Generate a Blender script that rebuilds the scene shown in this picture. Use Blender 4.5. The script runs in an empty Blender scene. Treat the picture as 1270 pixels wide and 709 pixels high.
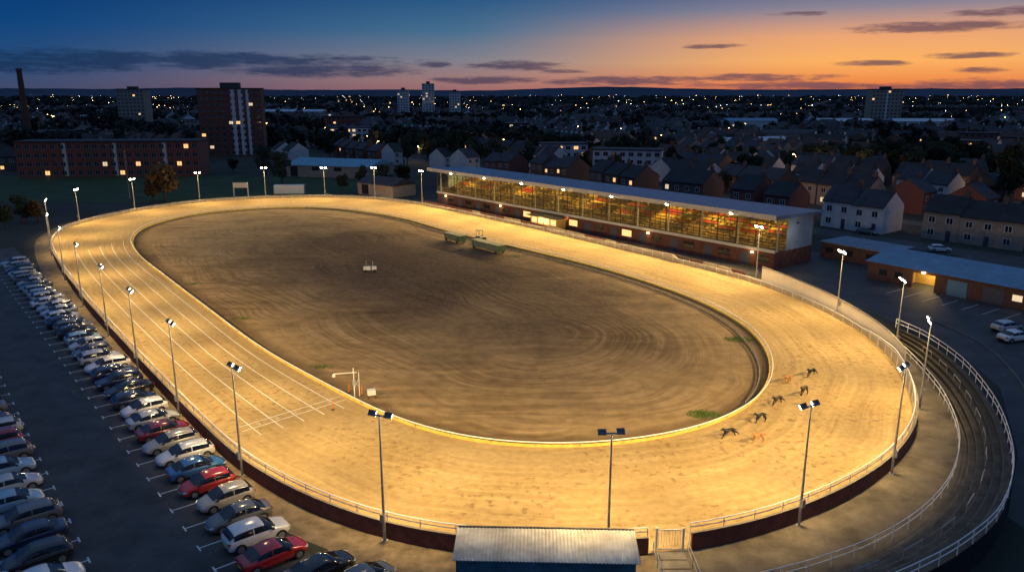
import bpy, math, random, bmesh
from mathutils import Vector, Matrix, noise
random.seed(11)
scene = bpy.context.scene
COL = scene.collection
scene.view_settings.view_transform = 'Standard'
scene.view_settings.look = 'None'
scene.view_settings.exposure = 0

# ------------------------------------------------------------------ survey
CAM_H = 30.0
FPX = 950.0
PITCH = math.atan(240 / 950)
SP, CP = math.sin(PITCH), math.cos(PITCH)

def survey(u, v, z=0.0):
    """ground position (metres) of a point measured on the photograph"""
    x = (u - 635) / FPX
    q = (354.5 - v) / FPX
    t = (CAM_H - z) / (SP - q * CP)
    return (x * t, (CP + q * SP) * t)

def height_for(Y, v):
    q = (v - 354.5) / FPX
    return CAM_H - Y * (SP + q * CP) / (CP - q * SP)

# ------------------------------------------------------------------ materials
def lin(c):
    c = c / 255.0
    return c / 12.92 if c <= 0.04045 else ((c + 0.055) / 1.055) ** 2.4

def rgb(r, g, b):
    return (lin(r), lin(g), lin(b), 1)

def mat(name, col, rough=0.8, var=0.25, scale=3.0, bump=0.0, metal=0.0, coat=0.0, emit=None, estr=0.0, spec=0.4):
    m = bpy.data.materials.new(name)
    m.use_nodes = True
    nt = m.node_tree
    b = nt.nodes['Principled BSDF']
    b.inputs['Roughness'].default_value = rough
    b.inputs['Metallic'].default_value = metal
    b.inputs['Specular IOR Level'].default_value = spec
    b.inputs['Coat Weight'].default_value = coat
    col = tuple(col[:3]) + (1,)
    tc = nt.nodes.new('ShaderNodeTexCoord')
    n = nt.nodes.new('ShaderNodeTexNoise')
    n.inputs['Scale'].default_value = scale
    n.inputs['Detail'].default_value = 6
    n.inputs['Roughness'].default_value = 0.65
    nt.links.new(tc.outputs['Object'], n.inputs['Vector'])
    r = nt.nodes.new('ShaderNodeValToRGB')
    r.color_ramp.elements[0].position = 0.3
    r.color_ramp.elements[1].position = 0.7
    r.color_ramp.elements[0].color = tuple(max(0, c * (1 - var)) for c in col[:3]) + (1,)
    r.color_ramp.elements[1].color = tuple(min(1, c * (1 + var)) for c in col[:3]) + (1,)
    nt.links.new(n.outputs['Fac'], r.inputs['Fac'])
    nt.links.new(r.outputs['Color'], b.inputs['Base Color'])
    if bump:
        bp = nt.nodes.new('ShaderNodeBump')
        bp.inputs['Strength'].default_value = bump
        bp.inputs['Distance'].default_value = 0.05
        nt.links.new(n.outputs['Fac'], bp.inputs['Height'])
        nt.links.new(bp.outputs['Normal'], b.inputs['Normal'])
    if emit:
        b.inputs['Emission Color'].default_value = tuple(emit[:3]) + (1,)
        b.inputs['Emission Strength'].default_value = estr
        m.cycles.emission_sampling = 'NONE'
    return m

def seam_mat(name, col, axis=0, freq=2.0, rough=0.5, metal=0.2, var=0.2):
    """sheet metal with seams across one object axis"""
    m = mat(name, col, rough, var, 0.6, 0, metal)
    nt = m.node_tree
    b = nt.nodes['Principled BSDF']
    tc = nt.nodes.new('ShaderNodeTexCoord')
    w = nt.nodes.new('ShaderNodeTexWave')
    w.bands_direction = 'X' if axis == 0 else 'Y'
    w.inputs['Scale'].default_value = freq
    w.inputs['Distortion'].default_value = 0
    nt.links.new(tc.outputs['Object'], w.inputs['Vector'])
    bp = nt.nodes.new('ShaderNodeBump')
    bp.inputs['Strength'].default_value = 0.6
    bp.inputs['Distance'].default_value = 0.06
    nt.links.new(w.outputs['Fac'], bp.inputs['Height'])
    nt.links.new(bp.outputs['Normal'], b.inputs['Normal'])
    return m

def brick_mat(name, c1, c2, mortar, scale=4.0):
    m = mat(name, c1, 0.9, 0.2, 1.0)
    nt = m.node_tree
    b = nt.nodes['Principled BSDF']
    tc = nt.nodes.new('ShaderNodeTexCoord')
    mp = nt.nodes.new('ShaderNodeMapping')
    mp.inputs['Rotation'].default_value = (math.radians(90), 0, 0)
    br = nt.nodes.new('ShaderNodeTexBrick')
    br.inputs['Scale'].default_value = scale
    br.inputs['Color1'].default_value = c1
    br.inputs['Color2'].default_value = c2
    br.inputs['Mortar'].default_value = mortar
    nt.links.new(tc.outputs['Object'], mp.inputs['Vector'])
    nt.links.new(mp.outputs['Vector'], br.inputs['Vector'])
    nt.links.new(br.outputs['Color'], b.inputs['Base Color'])
    return m

def glow_mat(name, col, s):
    return mat(name, (0.5, 0.5, 0.5), 0.5, 0.02, 1, emit=col, estr=s)

M = {}
M['white'] = mat('white_paint', (0.72, 0.72, 0.70), 0.5, 0.12, 4)
M['steel'] = mat('galvanised_steel', (0.36, 0.37, 0.37), 0.45, 0.2, 5, metal=0.4)
M['darksteel'] = mat('dark_steel', (0.04, 0.04, 0.045), 0.5, 0.2, 5, metal=0.3)
M['headgrey'] = mat('lamp_housing_grey', (0.20, 0.20, 0.20), 0.6, 0.2, 5)
M['yellow'] = mat('yellow_board', (0.62, 0.47, 0.10), 0.7, 0.25, 2)
M['wallout'] = mat('maroon_block_wall', (0.13, 0.045, 0.035), 0.85, 0.35, 1.2, 0.3)
M['wallin'] = mat('pale_block_wall', (0.42, 0.37, 0.28), 0.85, 0.25, 1.0, 0.2)
M['cream'] = mat('cream_panels', (0.78, 0.70, 0.56), 0.75, 0.08, 0.5, 0.1)
M['conc'] = mat('concrete', (0.19, 0.17, 0.14), 0.9, 0.35, 0.9, 0.4)
M['apron'] = mat('stained_concrete', (0.13, 0.108, 0.08), 0.9, 0.55, 0.35, 0.5)
M['concd'] = mat('dark_concrete', (0.07, 0.068, 0.065), 0.9, 0.4, 1.4, 0.5)
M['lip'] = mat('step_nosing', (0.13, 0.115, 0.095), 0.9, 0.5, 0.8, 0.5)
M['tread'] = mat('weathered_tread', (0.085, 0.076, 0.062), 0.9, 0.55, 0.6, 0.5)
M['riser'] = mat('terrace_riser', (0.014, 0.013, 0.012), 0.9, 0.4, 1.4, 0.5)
M['brick'] = brick_mat('red_brick', (0.20, 0.065, 0.045, 1), (0.15, 0.05, 0.04, 1), (0.18, 0.15, 0.13, 1))
M['brickred'] = brick_mat('bright_red_brick', (0.29, 0.075, 0.04, 1), (0.23, 0.06, 0.035, 1), (0.2, 0.12, 0.09, 1))
M['brickdk'] = brick_mat('dark_red_brick', (0.19, 0.062, 0.04, 1), (0.15, 0.05, 0.034, 1), (0.14, 0.09, 0.07, 1))
M['brickb'] = brick_mat('brown_brick', (0.15, 0.092, 0.064, 1), (0.115, 0.075, 0.055, 1), (0.15, 0.12, 0.10, 1))
M['render'] = mat('white_render', (0.62, 0.60, 0.57), 0.85, 0.15, 0.8)
M['renderc'] = mat('cream_render', (0.33, 0.27, 0.21), 0.85, 0.15, 0.8)
M['slate'] = mat('roof_slate', (0.036, 0.036, 0.042), 0.7, 0.55, 0.5, 0.3)
M['slated'] = mat('roof_slate_dark', (0.020, 0.021, 0.024), 0.7, 0.5, 0.6, 0.3)
M['slatebr'] = mat('roof_tile_brown', (0.075, 0.043, 0.032), 0.8, 0.5, 0.6, 0.3)
M['win'] = mat('dark_glass', (0.02, 0.025, 0.03), 0.08, 0.1, 1, spec=0.8)
M['winlit'] = glow_mat('lit_window', (1.0, 0.5, 0.15), 1.4)
M['winlit2'] = glow_mat('lit_window_pale', (1.0, 0.75, 0.42), 0.8)
M['winkiosk'] = glow_mat('lit_kiosk_window', (1.0, 0.55, 0.16), 1.3)
M['door'] = mat('painted_door', (0.05, 0.06, 0.09), 0.5, 0.15, 2)
M['leaf'] = mat('foliage', (0.030, 0.042, 0.020), 0.85, 0.6, 0.9)
M['leafd'] = mat('distant_foliage', (0.026, 0.033, 0.027), 0.9, 0.6, 0.05)  # bluer than near foliage: distance haze put into the colour
M['leafb'] = mat('foliage_autumn', (0.10, 0.065, 0.025), 0.85, 0.5, 0.9)  # warm orange-brown light on the leaves put into their colour
M['bark'] = mat('bark', (0.06, 0.045, 0.035), 0.95, 0.3, 4, 0.5)
M['lamp'] = glow_mat('flood_lens', (1.0, 0.86, 0.55), 60)
M['street'] = glow_mat('street_lamp_lens', (1.0, 0.55, 0.18), 40)
M['streetw'] = glow_mat('street_lamp_lens_white', (0.9, 0.95, 1.0), 22)

# ------------------------------------------------------------------ mesh builder
KIDS = {}
class MB:
    def __init__(s):
        s.v = []; s.f = []; s.m = []
    def add(s, vs, fs, mi=0):
        o = len(s.v)
        s.v += [tuple(v) for v in vs]
        s.f += [tuple(i + o for i in f) for f in fs]
        s.m += [mi] * len(fs)
    def box(s, x0, x1, y0, y1, z0, z1, mi=0):
        vs = [(x0, y0, z0), (x1, y0, z0), (x1, y1, z0), (x0, y1, z0), (x0, y0, z1), (x1, y0, z1), (x1, y1, z1), (x0, y1, z1)]
        s.add(vs, [(0, 3, 2, 1), (4, 5, 6, 7), (0, 1, 5, 4), (1, 2, 6, 5), (2, 3, 7, 6), (3, 0, 4, 7)], mi)
    def cyl(s, a, b, r0, r1=None, n=8, mi=0):
        r1 = r0 if r1 is None else r1
        a = Vector(a); b = Vector(b)
        d = (b - a).normalized()
        x = d.orthogonal().normalized(); y = d.cross(x)
        vs = []
        for k in range(n):
            t = 2 * math.pi * k / n
            o = x * math.cos(t) + y * math.sin(t)
            vs.append(a + o * r0)
        for k in range(n):
            t = 2 * math.pi * k / n
            o = x * math.cos(t) + y * math.sin(t)
            vs.append(b + o * r1)
        fs = [(k, (k + 1) % n, n + (k + 1) % n, n + k) for k in range(n)]
        fs.append(tuple(range(n - 1, -1, -1))); fs.append(tuple(range(n, 2 * n)))
        s.add(vs, fs, mi)
    def quad(s, a, b, c, d, mi=0):
        s.add([a, b, c, d], [(0, 1, 2, 3)], mi)
    def mesh(s, name, mats, smooth=None):
        me = bpy.data.meshes.new(name)
        me.from_pydata(s.v, [], s.f)
        for m in mats:
            me.materials.append(m)
        if len(mats) > 1:
            me.polygons.foreach_set('material_index', s.m)
        if smooth is not None:
            me.polygons.foreach_set('use_smooth', [True] * len(me.polygons))
            me.set_sharp_from_angle(angle=math.radians(smooth))
        me.update()
        return me
    def obj(s, name, mats, parent=None, loc=(0, 0, 0), rot=(0, 0, 0), smooth=None):
        return place(s.mesh(name, mats, smooth), name, parent, loc, rot)

def place(me, name, parent=None, loc=(0, 0, 0), rot=(0, 0, 0)):
    o = bpy.data.objects.new(name, me)
    o.location = loc; o.rotation_euler = rot
    COL.objects.link(o)
    if parent is not None:
        o.parent = parent
        KIDS.setdefault(parent.name, []).append(o)
    return o

def tag(o, label, category, group=None, kind=None):
    o['label'] = label; o['category'] = category
    if group: o['group'] = group
    if kind: o['kind'] = kind
    return o

def thing(name, label, category, loc=(0, 0, 0), rotz=0.0, group=None):
    o = place(None, name, None, loc, (0, 0, rotz))
    o.empty_display_size = 0.3
    return tag(o, label, category, group)

def dup(o, loc=None, rotz=None, scale=None, parent=None):
    n = o.copy()
    COL.objects.link(n)
    if loc is not None: n.location = loc
    if rotz is not None: n.rotation_euler = (0, 0, rotz)
    if scale is not None: n.scale = (scale, scale, scale)
    if parent is not None: n.parent = parent
    for c in list(KIDS.get(o.name, [])):
        c2 = dup(c, parent=n)
        KIDS.setdefault(n.name, []).append(c2)
    return n

def setmat(o, m, slot=0):
    o.material_slots[slot].link = 'OBJECT'
    o.material_slots[slot].material = m

# ------------------------------------------------------------------ curves
def catmull(pts, closed, step=0.5):
    out = []
    n = len(pts)
    rng = range(n) if closed else range(n - 1)
    for i in rng:
        if closed:
            p0, p1, p2, p3 = pts[i - 1], pts[i], pts[(i + 1) % n], pts[(i + 2) % n]
        else:
            p0, p1, p2, p3 = pts[max(i - 1, 0)], pts[i], pts[i + 1], pts[min(i + 2, n - 1)]
        L = math.dist(p1, p2)
        k = max(2, int(L / step))
        for j in range(k):
            t = j / k
            out.append(tuple(0.5 * ((2 * p1[a]) + (-p0[a] + p2[a]) * t + (2 * p0[a] - 5 * p1[a] + 4 * p2[a] - p3[a]) * t * t + (-p0[a] + 3 * p1[a] - 3 * p2[a] + p3[a]) * t ** 3) for a in (0, 1)))
    if not closed:
        out.append(pts[-1])
    return out

def resample(pts, closed, n):
    q = pts + [pts[0]] if closed else pts
    cum = [0]
    for i in range(1, len(q)):
        cum.append(cum[-1] + math.dist(q[i], q[i - 1]))
    T = cum[-1]
    out = []; j = 0
    cnt = n if closed else n - 1
    for k in range(n):
        s = T * k / cnt
        while j < len(cum) - 2 and cum[j + 1] < s: j += 1
        f = (s - cum[j]) / max(1e-9, cum[j + 1] - cum[j])
        f = min(1, f)
        out.append((q[j][0] + (q[j + 1][0] - q[j][0]) * f, q[j][1] + (q[j + 1][1] - q[j][1]) * f))
    return out, T

def smooth_closed(pts, it):
    n = len(pts)
    for _ in range(it):
        pts = [((pts[i - 1][0] + 2 * pts[i][0] + pts[(i + 1) % n][0]) / 4, (pts[i - 1][1] + 2 * pts[i][1] + pts[(i + 1) % n][1]) / 4) for i in range(n)]
    return pts

def normals(pts, closed):
    n = len(pts); out = []
    for i in range(n):
        a = pts[i - 1] if (closed or i > 0) else pts[i]
        b = pts[(i + 1) % n] if (closed or i < n - 1) else pts[i]
        t = Vector((b[0] - a[0], b[1] - a[1])).normalized()
        out.append((-t.y, t.x))
    return out

def sweep(mb, pts, nrm, prof, closed, mis=None, zs=None, z0=0.0):
    k = len(prof); n = len(pts); vs = []
    for i in range(n):
        s = zs[i] if zs else 1.0
        for o, z in prof:
            vs.append((pts[i][0] + nrm[i][0] * o, pts[i][1] + nrm[i][1] * o, z0 + z * s))
    for j in range(k):
        fs = []
        for i in range(n if closed else n - 1):
            i2 = (i + 1) % n
            fs.append((i * k + j, i2 * k + j, i2 * k + (j + 1) % k, i * k + (j + 1) % k))
        off = len(mb.v) if j == 0 else off
        if j == 0:
            mb.add(vs, fs, mis[j] if mis else 0)
        else:
            mb.f += [tuple(a + off for a in f) for f in fs]
            mb.m += [mis[j] if mis else 0] * len(fs)
    if not closed:
        mb.f += [tuple(off + j for j in range(k)), tuple(off + (n - 1) * k + j for j in range(k - 1, -1, -1))]
        mb.m += [0, 0]

def circ_prof(r, z, o=0.0, n=6):
    return [(o + r * math.cos(2 * math.pi * i / n), z + r * math.sin(2 * math.pi * i / n)) for i in range(n)]

# outer wall line of the circuit
Cpx = [(690, 690), (620, 690), (545, 682), (470, 666), (400, 640), (345, 613), (295, 580), (237, 522), (190, 472), (150, 428), (112, 385), (86, 350), (70, 323), (64, 305), (68, 293), (88, 281), (120, 272), (180, 260), (240, 252), (300, 247.5), (380, 245), (440, 246), (500, 251), (560, 262), (650, 281), (740, 302), (850, 328), (930, 349), (985, 369), (1040, 395), (1085, 424), (1118, 462), (1136, 508), (1132, 545), (1107, 580), (1062, 613), (1000, 643), (930, 667), (850, 684), (770, 690)]
Ipx = [(720, 555), (660, 555), (600, 550), (540, 538), (480, 517), (430, 492), (375, 463), (320, 430), (260, 385), (205, 343), (176, 320), (165, 303), (170, 290), (190, 279), (240, 267), (310, 260), (380, 258), (440, 262), (500, 272), (560, 289), (640, 308), (720, 327), (790, 347), (860, 372), (915, 400), (945, 428), (955, 455), (950, 480), (930, 503), (890, 525), (840, 540), (780, 550)]
N = 320
Craw = catmull([survey(*p) for p in Cpx], True)
C, CT = resample(Craw, True, N)
C = smooth_closed(C, 12)
CN = normals(C, True)
Iraw = catmull([survey(*p) for p in Ipx], True)
I, IT = resample(Iraw, True, N)
I = smooth_closed(I, 12)
IN = normals(I, True)

def nearest_on(poly, p):
    best = None
    n = len(poly)
    for i in range(n):
        a = poly[i]; b = poly[(i + 1) % n]
        dx, dy = b[0] - a[0], b[1] - a[1]
        t = max(0, min(1, ((p[0] - a[0]) * dx + (p[1] - a[1]) * dy) / (dx * dx + dy * dy + 1e-12)))
        q = (a[0] + dx * t, a[1] + dy * t)
        d = math.dist(p, q)
        if best is None or d < best[0]: best = (d, q, i)
    return best

INR = [nearest_on(I, p)[1] for p in C]     # inner partner of each outer sample

# ------------------------------------------------------------------ sand surfaces
def sand_material(name, infield):
    m = bpy.data.materials.new(name); m.use_nodes = True
    nt = m.node_tree; b = nt.nodes['Principled BSDF']
    b.inputs['Roughness'].default_value = 0.95
    b.inputs['Specular IOR Level'].default_value = 0.10
    L = nt.links.new
    uv = nt.nodes.new('ShaderNodeUVMap')
    tc = nt.nodes.new('ShaderNodeTexCoord')
    def noi(src, sc, scale=(1, 1, 1), det=6, dist=0.0, rot=0.0):
        mp = nt.nodes.new('ShaderNodeMapping'); mp.inputs['Scale'].default_value = scale; mp.inputs['Rotation'].default_value = (0, 0, rot)
        L(src, mp.inputs['Vector'])
        n = nt.nodes.new('ShaderNodeTexNoise'); n.inputs['Scale'].default_value = sc
        n.inputs['Detail'].default_value = det; n.inputs['Distortion'].default_value = dist
        L(mp.outputs['Vector'], n.inputs['Vector'])
        return n.outputs['Fac']
    def ramp(src, p0, p1, c0=(0, 0, 0, 1), c1=(1, 1, 1, 1)):
        r = nt.nodes.new('ShaderNodeValToRGB')
        r.color_ramp.elements[0].position = p0; r.color_ramp.elements[1].position = p1
        r.color_ramp.elements[0].color = c0; r.color_ramp.elements[1].color = c1
        L(src, r.inputs['Fac']); return r.outputs['Color']
    def mix(f, a, c, mode='MIX'):
        x = nt.nodes.new('ShaderNodeMix'); x.data_type = 'RGBA'; x.blend_type = mode
        for s, val in ((0, f), (6, a), (7, c)):
            if hasattr(val, 'links'): L(val, x.inputs[s])
            else: x.inputs[s].default_value = val
        return x.outputs[2]
    def math_(op, a, bb, cc=None):
        x = nt.nodes.new('ShaderNodeMath'); x.operation = op
        for i, val in enumerate((a, bb, cc)):
            if val is None: continue
            if hasattr(val, 'links'): L(val, x.inputs[i])
            else: x.inputs[i].default_value = val
        return x.outputs[0]
    sep = nt.nodes.new('ShaderNodeSeparateXYZ'); L(uv.outputs['UV'], sep.inputs[0])
    wander = noi(tc.outputs['Object'], 0.03 if infield else 0.045, det=2)
    comb = nt.nodes.new('ShaderNodeCombineXYZ')
    L(sep.outputs['X'], comb.inputs[0]); L(math_('MULTIPLY_ADD', wander, 17.0 if infield else 6.0, sep.outputs['Y']), comb.inputs[1])
    wuv = comb.outputs[0]
    groom = noi(wuv, 1.0, (0.03, 1.4, 1), 6, 0.25)
    groom2 = noi(wuv, 1.0, (0.06, 5.0, 1), 3, 0.2)
    blot = noi(tc.outputs['Object'], 0.12, det=8)
    fine = noi(tc.outputs['Object'], 1.6, det=10)
    if not infield:
        base = ramp(blot, 0.3, 0.7, (0.43, 0.305, 0.135, 1), (0.54, 0.395, 0.185, 1))
        gz = ramp(noi(tc.outputs['Object'], 0.07, det=3), 0.35, 0.6)
        base = mix(math_('MULTIPLY_ADD', gz, 0.3, 0.22), base, ramp(groom, 0.36, 0.64, (0.64, 0.59, 0.52, 1), (1.08, 1.08, 1.06, 1)), 'MULTIPLY')
        base = mix(math_('MULTIPLY_ADD', gz, 0.2, 0.1), base, ramp(groom2, 0.38, 0.6, (0.66, 0.62, 0.58, 1), (1.1, 1.1, 1.1, 1)), 'MULTIPLY')
        foot = ramp(noi(tc.outputs['Object'], 1.5, det=5), 0.56, 0.64)
        zone = ramp(noi(tc.outputs['Object'], 0.09, det=3), 0.42, 0.55)
        base = mix(0.45, base, ramp(fine, 0.35, 0.62, (0.70, 0.66, 0.6, 1), (1.05, 1.05, 1.05, 1)), 'MULTIPLY')
        base = mix(math_('MULTIPLY', foot, zone), base, mix(0.55, base, (0.18, 0.105, 0.045, 1)))
    else:
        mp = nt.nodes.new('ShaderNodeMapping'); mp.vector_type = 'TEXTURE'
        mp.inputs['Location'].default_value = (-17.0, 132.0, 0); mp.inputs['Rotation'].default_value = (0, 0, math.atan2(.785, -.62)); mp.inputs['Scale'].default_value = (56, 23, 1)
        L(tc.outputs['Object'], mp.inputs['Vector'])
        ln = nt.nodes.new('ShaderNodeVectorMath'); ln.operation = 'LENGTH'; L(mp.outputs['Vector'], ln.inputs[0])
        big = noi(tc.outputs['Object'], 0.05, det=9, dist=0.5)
        falloff_msk = math_('SUBTRACT', math_('MULTIPLY_ADD', big, 1.5, 0.66), ln.outputs['Value'])
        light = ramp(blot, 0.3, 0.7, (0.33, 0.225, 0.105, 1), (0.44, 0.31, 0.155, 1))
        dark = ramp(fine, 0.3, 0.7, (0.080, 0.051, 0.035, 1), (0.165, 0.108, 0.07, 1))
        base = mix(ramp(falloff_msk, 0.1, 0.95), light, dark)  # floodlight falloff put into the sand colour, darker towards the middle
        zone = ramp(noi(tc.outputs['Object'], 0.06, det=3), 0.42, 0.62)
        ruts = ramp(groom, 0.43, 0.57, (0.5, 0.46, 0.42, 1), (1.10, 1.10, 1.10, 1))
        base = mix(math_('MULTIPLY_ADD', zone, 0.5, 0.10), base, ruts, 'MULTIPLY')
        base = mix(math_('MULTIPLY_ADD', zone, 0.25, 0.06), base, ramp(groom2, 0.4, 0.6, (0.52, 0.48, 0.45, 1), (1.1, 1.1, 1.1, 1)), 'MULTIPLY')
        for rot_, sc_, amt in ((0.9, (0.05, 0.7, 1), 0.4), (2.3, (0.045, 0.55, 1), 0.35)):
            arcs = noi(tc.outputs['Object'], 1.0, sc_, 5, 0.8, rot_)
            az_ = ramp(noi(tc.outputs['Object'], 0.045, det=2, rot=rot_), 0.48, 0.6)
            base = mix(math_('MULTIPLY', az_, amt), base, ramp(arcs, 0.42, 0.58, (0.5, 0.46, 0.42, 1), (1.1, 1.1, 1.1, 1)), 'MULTIPLY')
        base = mix(0.5, base, ramp(noi(tc.outputs['Object'], 0.7, det=8), 0.35, 0.6, (0.66, 0.62, 0.58, 1), (1.08, 1.08, 1.08, 1)), 'MULTIPLY')
        patch = ramp(noi(tc.outputs['Object'], 0.16, det=10, dist=0.4), 0.5, 0.70)
        base = mix(math_('MULTIPLY', patch, 0.5), base, mix(0.6, base, (0.05, 0.034, 0.024, 1)))
        # darker strip just inside the rail
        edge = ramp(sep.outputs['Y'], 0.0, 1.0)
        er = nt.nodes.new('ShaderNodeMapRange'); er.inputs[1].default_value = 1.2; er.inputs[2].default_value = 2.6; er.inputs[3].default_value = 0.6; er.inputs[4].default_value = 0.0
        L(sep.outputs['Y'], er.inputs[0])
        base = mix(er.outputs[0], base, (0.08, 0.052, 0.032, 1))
    L(base, b.inputs['Base Color'])
    bp = nt.nodes.new('ShaderNodeBump'); bp.inputs['Strength'].default_value = 0.7; bp.inputs['Distance'].default_value = 0.09
    L(math_('MULTIPLY_ADD', groom2, 0.4, fine), bp.inputs['Height'])
    L(bp.outputs['Normal'], b.inputs['Normal'])
    return m

def ring_mesh(name, rings, uvs, m, z):
    nr = len(rings); n = len(rings[0])
    vs = [(p[0], p[1], z) for r in rings for p in r]
    fs = []; uvl = []
    for a in range(nr - 1):
        for i in range(n):
            i2 = (i + 1) % n
            fs.append((a * n + i, a * n + i2, (a + 1) * n + i2, (a + 1) * n + i))
            u2 = uvs[a][i2][0] if i2 else uvs[a][n - 1][0] + (uvs[a][n - 1][0] - uvs[a][n - 2][0])
            u3 = uvs[a + 1][i2][0] if i2 else uvs[a + 1][n - 1][0] + (uvs[a + 1][n - 1][0] - uvs[a + 1][n - 2][0])
            uvl += [uvs[a][i], (u2, uvs[a][i2][1]), (u3, uvs[a + 1][i2][1]), uvs[a + 1][i]]
    me = bpy.data.meshes.new(name); me.from_pydata(vs, [], fs)
    l = me.uv_layers.new(name='UVMap')
    for k, q in enumerate(uvl): l.data[k].uv = q
    me.materials.append(m)
    return me

rings = []; uvs = []
for k in range(13):
    f = k / 12
    rings.append([(INR[i][0] * (1 - f) + C[i][0] * f, INR[i][1] * (1 - f) + C[i][1] * f) for i in range(N)])
    uvs.append([(CT * i / N, f * math.dist(INR[i], C[i])) for i in range(N)])
o = place(ring_mesh('sand_track', rings, uvs, sand_material('racing_sand', False), 0.020), 'sand_track')
tag(o, 'groomed golden sand racing circuit under floodlights', 'race track', kind='structure')

cx = sum(p[0] for p in I) / N; cy = sum(p[1] for p in I) / N
ax = Vector((-0.62, 0.785)).normalized()
f1 = (cx + ax.x * 42, cy + ax.y * 42); f2 = (cx - ax.x * 42, cy - ax.y * 42)
def seg_near(p):
    d = (f2[0] - f1[0], f2[1] - f1[1])
    t = max(0, min(1, ((p[0] - f1[0]) * d[0] + (p[1] - f1[1]) * d[1]) / (d[0] ** 2 + d[1] ** 2)))
    return (f1[0] + d[0] * t, f1[1] + d[1] * t)
tg = [seg_near(p) for p in I]
rings = []; uvs = []
for k in range(25):
    f = k / 24 * 0.999
    rings.append([(I[i][0] * (1 - f) + tg[i][0] * f, I[i][1] * (1 - f) + tg[i][1] * f) for i in range(N)])
    uvs.append([(IT * i / N, f * math.dist(I[i], tg[i])) for i in range(N)])
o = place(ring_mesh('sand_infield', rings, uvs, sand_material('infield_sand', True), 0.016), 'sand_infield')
tag(o, 'rutted brown sand infield with tyre tracks', 'infield', kind='structure')

# ------------------------------------------------------------------ ground sheets
def sheet(name, poly, z, m, label, cat):
    mb = MB(); mb.add([(p[0], p[1], z) for p in poly], [tuple(range(len(poly)))])
    o = mb.obj(name, [m])
    if o.data.polygons[0].normal.z < 0:
        o.data.flip_normals()
    return tag(o, label, cat, kind='structure')

Mground = mat('town_ground', (0.032, 0.037, 0.027), 0.95, 0.5, 0.03)
Masph = mat('asphalt', (0.068, 0.066, 0.064), 0.75, 0.4, 0.35, 0.3)
Masph2 = mat('asphalt_worn', (0.058, 0.058, 0.060), 0.7, 0.4, 0.3, 0.3)
Mgrass = mat('rough_grass', (0.035, 0.065, 0.02), 0.95, 0.35, 0.15, 0.2)
Mdirt = mat('stony_dirt', (0.17, 0.13, 0.085), 0.95, 0.5, 0.9, 0.6)
Mpaint = mat('white_line_paint', (0.66, 0.66, 0.63), 0.7, 0.2, 5)
sheet('ground', [(-9000, -200), (9000, -200), (9000, 16000), (-9000, 16000)], 0.0, Mground, 'dark town ground stretching to the horizon', 'ground')

RD = Vector((-0.634, 0.773)); RN = Vector((-0.773, -0.634)); RA = Vector((-15.5, 44.35))
def lot(s, o):
    p = RA + RD * s + RN * o
    return (p.x, p.y)
sheet('car_park_asphalt', [lot(-40, -2.2), lot(135, -2.2), lot(135, 60), lot(-40, 60)], 0.006, Masph, 'dark asphalt car park surface', 'car park')
sheet('playing_field', [(-330, 215), (-70, 215), (-30, 262), (-60, 285), (-340, 285)], 0.006, Mgrass, 'dark green grass playing field', 'field')
rings = [[(C[i][0] + CN[i][0] * w, C[i][1] + CN[i][1] * w) for i in range(N)] for w in (0.0, 3.0)]
o = place(ring_mesh('stadium_surround', rings, [[(0, 0)] * N] * 2, Mdirt, 0.011), 'stadium_surround')
tag(o, 'stony dirt verge around the outside of the circuit', 'verge', kind='structure')
sheet('dirt_verge', [survey(330, 615), survey(470, 668), survey(545, 684), survey(800, 694), survey(1000, 655), survey(1110, 700), survey(900, 790), survey(560, 800), survey(480, 745)], 0.0085, Mdirt, 'stony dirt ground beside the stadium wall', 'verge')

# terraces at the bend
R1v = [(1108, 417), (1140, 448), (1168, 482), (1186, 520), (1190, 552), (1178, 590), (1145, 628), (1090, 663), (1020, 690), (950, 709), (860, 730)]
R2v = [(1112, 396), (1150, 413), (1195, 445), (1232, 490), (1252, 535), (1257, 580), (1240, 628), (1195, 667), (1140, 697), (1080, 722), (980, 760)]
R1, R1T = resample(catmull([survey(u, v, 1.0) for u, v in R1v], False), False, 90)
R2, R2T = resample(catmull([survey(u, v, 3.0) for u, v in R2v], False), False, 90)
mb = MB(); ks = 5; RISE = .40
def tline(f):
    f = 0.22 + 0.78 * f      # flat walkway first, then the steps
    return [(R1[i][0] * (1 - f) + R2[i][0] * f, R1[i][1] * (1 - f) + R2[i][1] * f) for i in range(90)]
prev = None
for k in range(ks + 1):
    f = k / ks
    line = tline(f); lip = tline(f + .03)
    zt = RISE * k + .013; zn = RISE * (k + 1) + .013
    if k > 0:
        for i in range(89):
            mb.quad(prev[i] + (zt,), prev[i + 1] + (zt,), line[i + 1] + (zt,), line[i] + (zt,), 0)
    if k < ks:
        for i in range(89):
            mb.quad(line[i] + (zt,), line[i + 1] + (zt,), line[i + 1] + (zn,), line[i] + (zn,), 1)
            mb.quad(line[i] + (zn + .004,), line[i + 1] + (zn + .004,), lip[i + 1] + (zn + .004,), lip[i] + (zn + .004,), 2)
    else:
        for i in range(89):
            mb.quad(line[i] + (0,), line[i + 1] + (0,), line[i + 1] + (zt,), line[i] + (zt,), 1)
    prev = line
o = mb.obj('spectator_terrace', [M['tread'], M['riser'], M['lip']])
tag(o, 'curved dark concrete standing terrace steps round the bend', 'terrace', kind='structure')
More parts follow.
